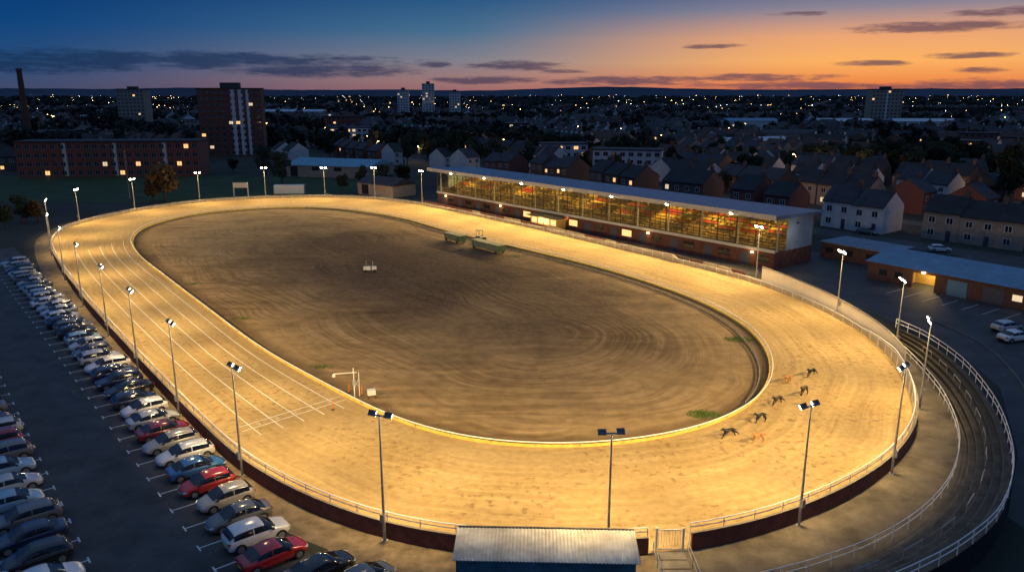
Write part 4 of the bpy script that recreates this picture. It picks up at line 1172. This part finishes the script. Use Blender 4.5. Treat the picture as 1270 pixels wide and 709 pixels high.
def simple_house(lit):
    wl, rf = house_parts(WW, WD, WE, WR)
    mb = MB(); mb.add(wl.v, wl.f, 0); mb.add(rf.v, rf.f, 1); mb.box(2.4, 3.2, -.4, .4, WR - .6, WR + 1.2, 0)
    for side in (-1, 1):
        y = side * (WD / 2 + .03)
        for j, (x, z) in enumerate(((-1.8, .9), (-1.8, 3.4), (1.7, 3.4), (1.7, .9))):
            mb.quad((x - .55, y, z), (x + .55, y, z), (x + .55, y, z + 1.1), (x - .55, y, z + 1.1), 3 if j in lit else 2)
    return mb
ROOFS = ['slate', 'slatebr', 'slated']
LITS = ((), (1,), (0,))
SHG = [simple_house(l_) for l_ in LITS]
SHM = {}
for wm in ('brickb', 'brick', 'render', 'renderc'):
    for rm in ROOFS:
        for li in range(3):
            SHM[(wm, rm, li)] = SHG[li].mesh('house', [M[wm], M[rm], M['win'], M['winlit']])

def warp(s, w):
    x, y = sw(s, w)
    f = max(0, min(1, (math.hypot(x, y) - 230) / 150))
    n = noise.noise_vector(Vector((x / 130, y / 130, 3.3)))
    return Vector((x + n.x * 70 * f, y + n.y * 70 * f))
rb = random.Random(5)
MID = []
for k in range(36):
    y = rb.uniform(360, 1000); x = rb.uniform(-.62, .62) * y
    MID.append((x, y, rb.uniform(-.6, .6), rb.uniform(18, 46), rb.uniform(10, 20), rb.choice((6, 8, 9, 12)), rb.randrange(4)))
KEEP = [(-147, 283, 48), (-140, 385, 30), (-64, 292, 36), (-480, 700, 30), (-150, 900, 60), (-100, 900, 30), (-115, 480, 38), (200, 650, 40), (290, 650, 60), (400, 640, 50), (330, 700, 30), (-365, 500, 15), (45, 300, 16), (22, 335, 13)]
MID = [m for m in MID if all((m[0] - k[0]) ** 2 + (m[1] - k[1]) ** 2 > (k[2] + m[3] * .6) ** 2 for k in KEEP) and not (m[0] < 20 and m[1] < 430)]
KEEP += [(m[0], m[1], m[3] * .55) for m in MID]
def allowed(x, y, margin=0):
    w = (x + 20.7) * SN.x + (y - 212.8) * SN.y
    if abs(x) > 0.72 * y + 15: return False
    if w > 50: pass
    elif y > 305: pass
    else: return False
    for kx, ky, kr in KEEP:
        if (x - kx) ** 2 + (y - ky) ** 2 < (kr + margin) ** 2: return False
    return True
cand = []; gaps = []; lampc = []; roads = []
w = -881; rowi = 0
while w < 1250:
    s = -1500.0
    if rowi % 2 == 0 and 40 < w < 320: roads.append(w + 15)
    while s < 700:
        pp_ = warp(s, w)
        near_ = math.hypot(pp_.x, pp_.y) < 330
        runlen = random.randint(2, 3) if near_ else random.randint(2, 7)
        green = noise.noise(Vector((pp_.x / 90, pp_.y / 90, 7.7))) > (.42 if near_ else .22)
        skip = green or random.random() < (0.10 if near_ else 0.18)
        st_ = random.choice((0, 0, 1, 2, 3, 3) if not near_ else (0, 1, 2, 2, 3, 0)); rt_ = random.choice((0, 0, 1, 2, 2))
        turned = random.random() < .25
        setb = random.uniform(-2.5, 2.5)
        for j in range(runlen):
            p = warp(s, w + setb)
            if allowed(p.x, p.y, 4) and p.y < 1500:
                if skip:
                    gaps.append((p.x, p.y))
                    if green:
                        gaps.append((p.x + random.uniform(-8, 8), p.y + random.uniform(-8, 8))); gaps.append((p.x + random.uniform(-12, 12), p.y + random.uniform(-12, 12)))
                else:
                    dd = warp(s + 3, w) - warp(s - 3, w)
                    if not (turned and j % 2): cand.append((p.x, p.y, math.atan2(dd.y, dd.x) + (math.pi / 2 if turned else 0), st_, rt_))
                q = warp(s, w + 12)
                ql = warp(s, w + 11.5)
                if (j == 0) and rowi % 2 == 0 and allowed(ql.x, ql.y): lampc.append((ql.x, ql.y))
                if rowi % 2 and random.random() < .5: gaps.append((q.x + random.uniform(-3, 3), q.y + random.uniform(-3, 3)))
                elif random.random() < .07: gaps.append((ql.x, ql.y))
            s += WW if (random.random() > .15) else WW + 2.5
        s += random.uniform(3, 10)
    w += 22 if rowi % 2 else 30
    rowi += 1
for rw in roads:
    pts = [tuple(warp(s_, rw)) for s_ in range(-420, 420, 6)]
    nn_ = normals(pts, False)
    mb = MB()
    for i in range(len(pts) - 1):
        a = [(pts[j][0] + nn_[j][0] * o_, pts[j][1] + nn_[j][1] * o_, .0045) for j in (i, i + 1) for o_ in (-3, 3)]
        mb.add([a[0], a[2], a[3], a[1]], [(0, 1, 2, 3)])
    o = mb.obj('street', [Masph2]); tag(o, 'narrow asphalt street between house rows', 'road', kind='structure')
cand.sort(key=lambda c: c[0] ** 2 + c[1] ** 2)
wallmats = ['brickb', 'brick', 'render', 'renderc']
WN_ = {'brickb': 'brown brick', 'brick': 'red brick', 'render': 'white rendered', 'renderc': 'cream rendered'}
first = True
for k, (x, y, r, wi_, rt) in enumerate(cand[:95]):
    h = hproto if first else dup(hproto)
    first = False
    h.location = (x, y, 0); h.rotation_euler = (0, 0, r)
    h.scale = (1, random.uniform(.92, 1.0), random.uniform(.94, 1.1))
    nm = wallmats[wi_]
    h['label'] = 'two storey terraced house with %s walls and pitched roof' % WN_[nm]
    for c in KIDS[h.name]:
        if c.name.startswith('wall'): setmat(c, M[nm])
        elif c.name.startswith('roof'): setmat(c, M[ROOFS[rt]])
        elif c.name.startswith('window') and random.random() < .12: setmat(c, random.choice((M['winlit'], M['winlit2'])))
for (x, y, r, wi_, rt) in cand[95:300]:
    nm = wallmats[wi_]
    o = place(SHM[(nm, ROOFS[rt], random.choice((0, 0, 1, 2)))], 'terraced_house', None, (x, y, 0), (0, 0, r))
    tag(o, 'two storey terraced house with %s walls and pitched roof' % WN_[nm], 'house', 'houses in the streets behind the stadium')
mb = MB(); mats8 = [M['brickb'], M['brick'], M['render'], M['renderc'], M['slate'], M['slatebr'], M['slated'], M['win'], M['winlit']]
for (x, y, r, wi_, rt) in cand[300:3000]:
    src = SHG[random.choice((0, 0, 1, 2))]; c_, s_ = math.cos(r), math.sin(r)
    sc = random.choice((.85, 1, 1, 1.2)); sx = random.choice((1, 1, 1.7))
    o0 = len(mb.v)
    mb.v += [(x + (a * sx * c_ - b * s_) * sc, y + (a * sx * s_ + b * c_) * sc, z * sc) for a, b, z in src.v]
    mb.f += [tuple(i + o0 for i in f) for f in src.f]
    mp_ = {0: wi_, 1: 4 + rt, 2: 7, 3: 8}
    mb.m += [mp_[m_] for m_ in src.m]
o = mb.obj('distant_houses', mats8); tag(o, 'mass of distant terraced roofs across the town', 'houses', kind='stuff')

# ------------------------------------------------------------------ trees
def crown_mb(nl, per, size, R, H0, H1, seed):
    rnd = random.Random(seed); mb = MB()
    lobes = []
    for k in range(nl):
        a = rnd.uniform(0, 6.28); rr = R * .62 * math.sqrt(rnd.random())
        lobes.append((rr * math.cos(a), rr * math.sin(a), rnd.uniform(H0 + .8, H1 - 1.0), rnd.uniform(.32, .52) * R))
    for lx, ly, lz, lr_ in lobes:
        for j in range(per):
            v = Vector((rnd.gauss(0, 1), rnd.gauss(0, 1), rnd.gauss(0, .8))).normalized() * lr_ * rnd.uniform(.55, 1.12)
            c = Vector((lx, ly, lz)) + v
            a = Vector((rnd.gauss(0, 1), rnd.gauss(0, 1), rnd.gauss(0, 1))).normalized(); b = a.orthogonal().normalized()
            s1 = size * rnd.uniform(.6, 1.3); s2 = s1 * rnd.uniform(.5, .9)
            mb.add([c - a * s1, c - b * s2, c + a * s1, c + b * s2], [(0, 1, 2, 3)])
    return mb
tree_protos = []
for k in range(4):
    H = (9, 11, 8, 12)[k]; R = (3.4, 4.2, 3.6, 3.8)[k]
    t = thing('tree', 'leafy dark broadleaf tree among the houses', 'tree', (0, 0, 0), 0, 'trees around the town')
    mb = MB(); mb.cyl((0, 0, 0), (0, 0, H * .35), .28, .2, 8)
    for a in range(4):
        th = a * 1.6 + k; mb.cyl((0, 0, H * .3), (math.cos(th) * R * .5, math.sin(th) * R * .5, H * .68), .13, .05, 6)
    mb.cyl((0, 0, H * .35), (.2, .1, H * .8), .18, .06, 6)
    mb.obj('trunk', [M['bark']], t)
    place(crown_mb(11, 110, .42, R, H * .25, H, 50 + k).mesh('crown', [M['leaf'] if k != 2 else M['leafb']]), 'crown', t)
    tree_protos.append(t)
used = [False] * 4
def tree(x, y, k=None, sc=1.0):
    k = random.choice((0, 0, 1, 1, 3, 3, 3, 2)) if k is None else k
    sc *= random.uniform(.8, 1.25)
    if not used[k]:
        used[k] = True; t = tree_protos[k]; t.location = (x, y, 0); t.scale = (sc,) * 3; return
    dup(tree_protos[k], (x, y, 0), random.uniform(0, 6.28), sc)
spec = [(205, 250, 2, 1.1), (190, 250, 2, .9), (8, 283, 0, .7), (28, 276, 1, .6), (48, 276, 2, .6), (425, 236, 0, .5), (450, 234, 3, .6), (475, 236, 1, .7), (500, 230, 0, .8), (350, 228, 1, .8), (590, 205, 0, 1), (560, 208, 1, 1), (1248, 262, 3, 1.2), (1030, 262, 0, .6), (900, 238, 1, .6), (330, 217, 1, .8), (290, 214, 0, .8), (620, 212, 1, 1), (655, 214, 3, 1), (690, 218, 0, .9), (530, 200, 1, 1), (505, 206, 3, 1), (725, 222, 3, .8), (760, 224, 1, .8)]
for u, v, k, sc in spec:
    p = survey(u, v); tree(p[0], p[1], k, sc)
random.shuffle(gaps)
gaps.sort(key=lambda g: g[0] ** 2 + g[1] ** 2 + random.uniform(0, 9000))
for (x, y) in gaps[:272]:
    tree(x + random.uniform(-2, 2), y + random.uniform(-2, 2), sc=.74)
low = [crown_mb(5, 14, 1.15, 3.6, .5, 8.5, 90 + k) for k in range(3)]
mb = MB()
for (x, y) in gaps[272:4300]:
    for rep in range(1 if y < 900 else 2):
        src = random.choice(low); r = random.uniform(0, 6.28); c_, s_ = math.cos(r), math.sin(r); sc = random.uniform(.75, 1.4)
        ox, oy = x + random.uniform(-5, 5), y + random.uniform(-5, 5)
        o0 = len(mb.v)
        mb.v += [(ox + (a * c_ - b * s_) * sc, oy + (a * s_ + b * c_) * sc, z * sc) for a, b, z in src.v]
        mb.f += [tuple(i + o0 for i in f) for f in src.f]; mb.m += [0] * len(src.f)
for k in range(1700):
    y = random.uniform(1300, 4200); x = random.uniform(-.72, .72) * y
    src = random.choice(low); sc = random.uniform(1.2, 2.4)
    o0 = len(mb.v)
    mb.v += [(x + a * sc * 2.5, y + b * sc, z * sc * .8) for a, b, z in src.v]
    mb.f += [tuple(i + o0 for i in f) for f in src.f]; mb.m += [0] * len(src.f)
o = mb.obj('distant_woodland', [M['leafd']]); tag(o, 'dark mass of distant tree cover between the roofs', 'woodland', kind='stuff')

# ------------------------------------------------------------------ street lamps
sl = thing('street_lamp', 'slim street lamp glowing warm over the road', 'street lamp', (0, 0, 0), 0, 'street lamps in the town')
mb = MB(); mb.cyl((0, 0, 0), (0, 0, 6.5), .09, .06, 6); mb.cyl((0, 0, 6.5), (1.0, 0, 6.9), .05, .04, 6); mb.obj('pole', [M['steel']], sl)
mb = MB(); mb.box(.8, 1.5, -.16, .16, 6.88, 7.0); mb.obj('lamp_head', [M['darksteel']], sl)
mb = MB(); mb.box(.88, 1.42, -.13, .13, 6.68, 6.878); mb.obj('lamp_lens', [M['street']], sl)
lampc = [l_ for l_ in lampc if random.random() < .8]
lampc.sort(key=lambda c: c[0] ** 2 + c[1] ** 2)
for k, (x, y) in enumerate(lampc[:200]):
    if k == 0: sl.location = (x, y, 0); n = sl
    else: n = dup(sl, (x, y, 0), random.uniform(0, 6.28))
    if k < 34:
        l = bpy.data.lights.new('street_light_glow', 'POINT'); l.energy = 900; l.color = (1, .55, .2); l.shadow_soft_size = .2
        o = bpy.data.objects.new('street_light_glow', l); COL.objects.link(o); o.parent = n; o.location = (1.15, 0, 6.4)
mb = MB()
def blob(x, y, z, r, mi):
    mb.add([(x - r, y, z), (x, y - r, z), (x + r, y, z), (x, y + r, z), (x, y, z + r), (x, y, z - r)], [(0, 1, 4), (1, 2, 4), (2, 3, 4), (3, 0, 4), (1, 0, 5), (2, 1, 5), (3, 2, 5), (0, 3, 5)], mi)
for (x, y) in lampc[200:]:
    if random.random() < .75: blob(x, y, 8.5, random.uniform(.12, .28), 0 if random.random() < .75 else 1)
for k in range(380):
    y = 900 + 3600 * random.random() ** 1.3; x = random.uniform(-.7, .7) * y
    blob(x, y, random.uniform(9, 16), random.uniform(.3, 1) * (.18 + y * .00013), 0 if random.random() < .7 else 1)
o = mb.obj('distant_street_lamps', [M['street'], M['streetw']]); tag(o, 'scatter of distant town street lights', 'street lights', kind='stuff')

# ------------------------------------------------------------------ larger buildings
Mframe = mat('dull_window_frame', (0.38, 0.37, 0.35), .6, .1, 3)
def slab_block(name, label, x, y, rot, w, d, h, floors, cols_, wallm, roofm=None, lit=.12, stripe=None, group=None):
    t = thing(name, label, 'building', (x, y, 0), rot, group)
    mb = MB(); mb.box(-w/2, w/2, -d/2, d/2, 0, h); mb.obj('wall', [wallm], t)
    mb = MB(); mb.box(-w/2 - .3, w/2 + .3, -d/2 - .3, d/2 + .3, h + .003, h + .5)
    if h > 20: mb.box(-w * .15, w * .15, -d * .25, d * .25, h + .503, h + 3)
    mb.obj('roof', [roofm or M['concd']], t)
    fh = h / floors; cw_ = w / cols_
    m_ = MB(); m_.box(-cw_ * .27, cw_ * .27, -.06, 0, 0, fh * .46); me = m_.mesh('window', [M['win']])
    f_ = MB(); f_.box(-cw_ * .29, cw_ * .29, -.1, 0, -.10, -.02); f_.box(-cw_ * .29, -cw_ * .27, -.1, 0, -.02, fh * .46); f_.box(cw_ * .27, cw_ * .29, -.1, 0, -.02, fh * .46); f_.box(-.05, .05, -.09, -.062, 0, fh * .46)
    fme_ = f_.mesh('window_frame', [Mframe])
    cnt = 0
    for a in range(floors):
        for b in range(cols_):
            if cnt >= 100: break
            cnt += 1
            wnd = place(me, 'window', t, (-w/2 + (b + .5) * cw_, -d/2 - .003, fh * a + fh * .28))
            place(fme_, 'window_frame', wnd)
            if random.random() < lit: setmat(wnd, random.choice((M['winlit'], M['winlit2'])))
    if stripe:
        for sx0, sx1, mm_ in stripe:
            mb = MB(); mb.box(sx0, sx1, -d/2 - .035, -d/2 - .004, .5, h - .3); mb.obj('facade_panel', [mm_], t)
    return t
R_, B_ = M['render'], M['brickb']
slab_block('apartment_block', 'long four storey red brick apartment block with white windows', -147, 287, math.radians(5), 64, 12, 12.5, 4, 22, M['brickred'], M['slate'], .10, [(-24.5, -23.2, B_), (-15.8, -14.5, R_), (-7.0, -5.7, B_), (1.8, 3.0, R_), (10.5, 11.8, B_), (19.2, 20.5, R_)])
slab_block('tower_block', 'high rise brick tower block with white central panels', -137, 385, math.radians(12), 29, 16, 31.5, 11, 9, M['brickdk'], None, .04, [(.5, 2.6, R_), (4.0, 6.2, R_), (7.6, 9.0, R_)])
slab_block('tower_block', 'distant grey concrete tower block', -338, 705, 0, 24, 14, 32, 10, 7, M['renderc'], None, .05)
slab_block('tower_block', 'slim pale distant tower block', -124, 900, 0, 12, 12, 32, 11, 4, M['render'], None, .06)
slab_block('tower_block', 'slim white distant tower block', -96, 905, .1, 14, 12, 39, 13, 4, M['render'], None, .06)
slab_block('tower_block', 'slim pale distant tower block beside others', -66, 910, 0, 12, 12, 30, 10, 4, M['render'], None, .06)
slab_block('tower_block', 'broad dark distant tower block', 336, 712, -.1, 27, 15, 32, 10, 8, M['renderc'], None, .06, [(-1, 1, R_)])
slab_block('flats', 'three storey white rendered flats with flat roof', 45, 300, -.25, 26, 10, 8.5, 3, 8, M['render'], M['slate'], .1)
slab_block('flats', 'three storey cream flats with dark roof', 22, 335, .05, 20, 10, 8.5, 3, 6, M['render'], M['slate'], .1)
slab_block('flats', 'low white flats beyond the field', -95, 480, .1, 32, 12, 9, 3, 10, M['render'], M['slate'], .2)
Mwhr = seam_mat('pale_roof_sheet', (0.5, 0.55, 0.6), 0, .5, .5, .1)
Mteal = seam_mat('teal_roof_sheet', (0.16, 0.36, 0.46), 0, 1.0, .5, .1)
def shedlike(label, x, y, rot, w, d, h, rm, lit=0, wm=None, name='warehouse'):
    t = thing(name, label, name.replace('_', ' '), (x, y, 0), rot)
    mb = MB(); mb.box(-w/2, w/2, -d/2, d/2, 0, h); mb.obj('wall', [wm or M['renderc']], t)
    mb = MB(); mb.add([(-w/2 - .4, -d/2 - .4, h + .01), (w/2 + .4, -d/2 - .4, h + .01), (w/2 + .4, 0, h + 2), (-w/2 - .4, 0, h + 2), (w/2 + .4, d/2 + .4, h + .01), (-w/2 - .4, d/2 + .4, h + .01)], [(0, 1, 2, 3), (3, 2, 4, 5), (0, 3, 5), (1, 4, 2)]); mb.obj('roof', [rm], t)
    for k in range(int(w / 9)):
        mb = MB(); mb.box(-w/2 + 2 + k * 9, -w/2 + 5 + k * 9, -d/2 - .06, -d/2 - .004, .2 if k % 3 == 0 else 2.5, min(3.8, h - .3)); mb.obj('loading_door' if k % 3 == 0 else 'window', [M['winlit2'] if random.random() < lit else M['win']], t)
shedlike('low hall with teal metal roof beyond the field', -64, 288, -.3, 34, 20, 4.2, Mteal)
shedlike('long white warehouse with pale roof', -262, 900, 0, 95, 30, 9, Mwhr, .6, M['render'])
shedlike('white warehouse with blue roof', 200, 660, 0, 42, 24, 7, Mblue, .5, M['render'])
shedlike('broad warehouse with pale metal roof', 275, 655, -.1, 46, 26, 7, Mwhr, .5, M['render'])
shedlike('long warehouse with pale metal roof', 345, 650, -.1, 60, 26, 7, Mwhr, .5, M['render'])
shedlike('low dark brick hall next to the stand', -38, 232, ang + .2, 16, 9, 3.4, M['slate'])
for k, (x, y, r, w_, d_, h_, t_) in enumerate(MID):
    if t_ < 2:
        shedlike('mid sized town building with %s roof' % ('pale metal' if t_ else 'dark pitched'), x, y, r, w_, d_, h_ * .7, Mwhr if (t_ and k % 3 == 0) else M['slate'], .2, random.choice((M['brick'], M['render'], M['renderc'])), 'town_building')
    else:
        slab_block('town_building', 'plain town block with rows of windows', x, y, r, w_ * .8, d_ * .8, h_, max(2, int(h_ / 3)), int(w_ / 4), random.choice((M['brick'], M['brickred'], M['render'], M['renderc'])), M['slate'], .12)
t = thing('factory_chimney', 'tall tapering brick factory chimney', 'chimney', (-310, 500, 0))
mb = MB(); mb.cyl((0, 0, 0), (0, 0, 43), 2.4, 1.5, 20); mb.obj('stack', [M['brickdk']], t, smooth=40)
mb = MB(); mb.cyl((0, 0, 43.003), (0, 0, 44.5), 1.8, 1.8, 20); mb.obj('cap', [M['brick']], t, smooth=40)
p = survey(335, 243)
t = thing('shipping_container', 'white storage container behind the far bend', 'container', (p[0], p[1] + 4, 0), 0.05)
mb = MB(); mb.box(0, 9, 0, 2.4, .1, 2.7)
for k in range(22): mb.box(.15 + k * .4, .3 + k * .4, -.04, -.002, .25, 2.55)
mb.obj('body', [M['white']], t)
mb = MB(); mb.box(9.003, 9.06, .1, 2.3, .2, 2.6); mb.obj('door', [M['steel']], t)
p = survey(284, 246)
t = thing('notice_board_frame', 'timber framed board standing on two posts', 'board', (p[0], p[1] + 4, 0), 0)
mb = MB(); mb.box(0, .25, 0, .2, 0, 4.2); mb.box(4.2, 4.45, 0, .2, 0, 4.2); mb.obj('post', [M['white']], t)
mb = MB(); mb.box(.25, 4.2, .02, .18, 2.6, 4.1); mb.obj('panel', [M['cream']], t)
t = thing('mast', 'thin tall steel mast beside the field', 'mast', (-111, 222, 0))
mb = MB(); mb.cyl((0, 0, 0), (0, 0, 13.5), .12, .05, 8); mb.obj('pole', [M['steel']], t)
mb = MB(); mb.cyl((0, 0, 13.5), (0, 0, 13.9), .12, .12, 8); mb.obj('finial', [M['steel']], t)

# ------------------------------------------------------------------ hills
mb = MB(); nh = 160
for layer, (Y, base, amp) in enumerate(((5200, 36, 22), (7500, 62, 34))):
    vs = []
    for k in range(nh + 1):
        x = -Y * .9 + 1.8 * Y * k / nh
        h = base + amp * noise.noise(Vector((k * .06, layer * 9.1, 0))) + 5 * noise.noise(Vector((k * .6, layer, 2)))
        vs += [(x, Y, 0), (x, Y + 300, h), (x, Y + 1500, 0)]
    fs = []
    for k in range(nh):
        a = k * 3; fs += [(a, a + 3, a + 4, a + 1), (a + 1, a + 4, a + 5, a + 2)]
    mb.add(vs, fs)
o = mb.obj('hills', [mat('hazy_hillside', (0.04, 0.06, 0.10), 1, .3, .002)]); tag(o, 'low dark hills along the horizon', 'hills', kind='structure')  # blue distance haze put into the hill colour

# ------------------------------------------------------------------ sky
wd = bpy.data.worlds.new('World'); scene.world = wd; wd.use_nodes = True
nt = wd.node_tree; L = nt.links.new
bg = nt.nodes['Background']
tc = nt.nodes.new('ShaderNodeTexCoord')
nrm = nt.nodes.new('ShaderNodeVectorMath'); nrm.operation = 'NORMALIZE'; L(tc.outputs['Generated'], nrm.inputs[0])
sep = nt.nodes.new('ShaderNodeSeparateXYZ'); L(nrm.outputs[0], sep.inputs[0])
def mth(op, a, b=None, c=None, clamp=False):
    n = nt.nodes.new('ShaderNodeMath'); n.operation = op; n.use_clamp = clamp
    for i, v in enumerate((a, b, c)):
        if v is None: continue
        if isinstance(v, (int, float)): n.inputs[i].default_value = v
        else: L(v, n.inputs[i])
    return n.outputs[0]
el = mth('MULTIPLY', mth('ARCSINE', sep.outputs['Z']), 180 / math.pi)
az = mth('MULTIPLY', mth('ARCTAN2', sep.outputs['X'], sep.outputs['Y']), 180 / math.pi)
g = mth('ABSOLUTE', mth('SUBTRACT', az, 26.0))
g = mth('MINIMUM', g, mth('SUBTRACT', 360.0, g))
ef = mth('DIVIDE', el, 40.0, clamp=True)
def ramp(stops):
    r = nt.nodes.new('ShaderNodeValToRGB'); e = r.color_ramp.elements
    while len(e) < len(stops): e.new(0.5)
    for i, (p, c) in enumerate(stops): e[i].position = p; e[i].color = c
    L(ef, r.inputs[0]); return r.outputs[0]
D = lambda d: d / 40
AMB_FILL = (0.095, 0.17, 0.33, 1)  # upper sky out of view, brightened as added fill light
rL = ramp([(0, rgb(66, 74, 104)), (D(.8), rgb(58, 76, 112)), (D(2), rgb(36, 76, 122)), (D(4.2), rgb(14, 68, 124)), (D(7), rgb(4, 52, 112)), (1, AMB_FILL)])
rM = ramp([(0, rgb(156, 104, 106)), (D(.8), rgb(164, 122, 118)), (D(2.2), rgb(132, 130, 140)), (D(4.2), rgb(72, 112, 144)), (D(7), rgb(26, 80, 130)), (1, AMB_FILL)])
rR = ramp([(0, rgb(214, 110, 70)), (D(.7), rgb(240, 140, 76)), (D(2.0), rgb(253, 178, 98)), (D(3.6), rgb(236, 166, 116)), (D(5.4), rgb(140, 132, 148)), (D(7), rgb(74, 96, 136)), (1, AMB_FILL)])
def sstep(v, a, b):
    n = nt.nodes.new('ShaderNodeMapRange'); n.interpolation_type = 'SMOOTHSTEP'
    n.inputs[1].default_value = a; n.inputs[2].default_value = b; n.inputs[3].default_value = 0; n.inputs[4].default_value = 1
    L(v, n.inputs[0]); return n.outputs[0]
def mixc(f, a, b):
    x = nt.nodes.new('ShaderNodeMix'); x.data_type = 'RGBA'
    for s_, v in ((0, f), (6, a), (7, b)):
        if isinstance(v, (tuple, float, int)): x.inputs[s_].default_value = v
        else: L(v, x.inputs[s_])
    return x.outputs[2]
skyc = mixc(sstep(g, 3, 31), rR, rM)
skyc = mixc(sstep(g, 24, 60), skyc, rL)
# clouds
cmb = nt.nodes.new('ShaderNodeCombineXYZ'); L(mth('MULTIPLY', az, .16), cmb.inputs[0]); L(mth('MULTIPLY', el, 1.1), cmb.inputs[1])
nz = nt.nodes.new('ShaderNodeTexNoise'); nz.inputs['Scale'].default_value = 2.2; nz.inputs['Detail'].default_value = 8; nz.inputs['Roughness'].default_value = .66
L(cmb.outputs[0], nz.inputs['Vector'])
nf = mth('MULTIPLY', mth('SUBTRACT', nz.outputs['Fac'], .5), 4.4)
clouds = [(230, 76, 290, 11), (400, 89, 120, 8), (60, 84, 130, 8), (640, 83, 58, 6), (770, 101, 100, 6), (935, 97, 95, 5), (1150, 38, 115, 7), (1235, 20, 70, 5), (1210, 88, 36, 4), (1080, 80, 45, 4), (1000, 107, 150, 5), (1200, 105, 110, 7), (540, 82, 20, 4), (700, 90, 28, 3), (1190, 71, 60, 4), (880, 60, 40, 3), (980, 22, 40, 3), (600, 100, 70, 5)]
tot = None
for u, v, ru, rv in clouds:
    a0 = math.degrees(math.atan((u - 635) / 980)); ca = math.cos(math.radians(a0)); e0 = math.degrees(math.atan((114.5 - v) / 980 * ca))
    ra = math.degrees(ru / 980) * ca * ca; re = math.degrees(rv / 980) * ca
    dx = mth('DIVIDE', mth('SUBTRACT', az, a0), ra); dy = mth('DIVIDE', mth('SUBTRACT', el, e0), re)
    d = mth('ADD', mth('MULTIPLY', dx, dx), mth('MULTIPLY', dy, dy))
    mk = mth('SUBTRACT', 1.0, sstep(mth('ADD', d, nf), .0, 1.4))
    win = mth('SUBTRACT', 1.0, sstep(d, 1.0, 3.2))
    mk = mth('MULTIPLY', mk, win)
    tot = mk if tot is None else mth('MAXIMUM', tot, mk)
ccol = mixc(sstep(g, 8, 45), rgb(96, 70, 88), rgb(24, 48, 84))
skyc = mixc(mth('MULTIPLY', tot, .8), skyc, ccol)
L(skyc, bg.inputs['Color']); bg.inputs['Strength'].default_value = 1.0

# ------------------------------------------------------------------ camera
cam = bpy.data.cameras.new('Camera'); co = bpy.data.objects.new('Camera', cam); COL.objects.link(co)
co.location = (0, 0, CAM_H); co.rotation_euler = (math.pi / 2 - PITCH, 0, 0)
cam.sensor_width = 36; cam.lens = FPX / 1270 * 36; cam.clip_end = 30000; cam.clip_start = .5
scene.camera = co
print('houses', len(cand), 'gaps', len(gaps), 'lamps', len(lampc))
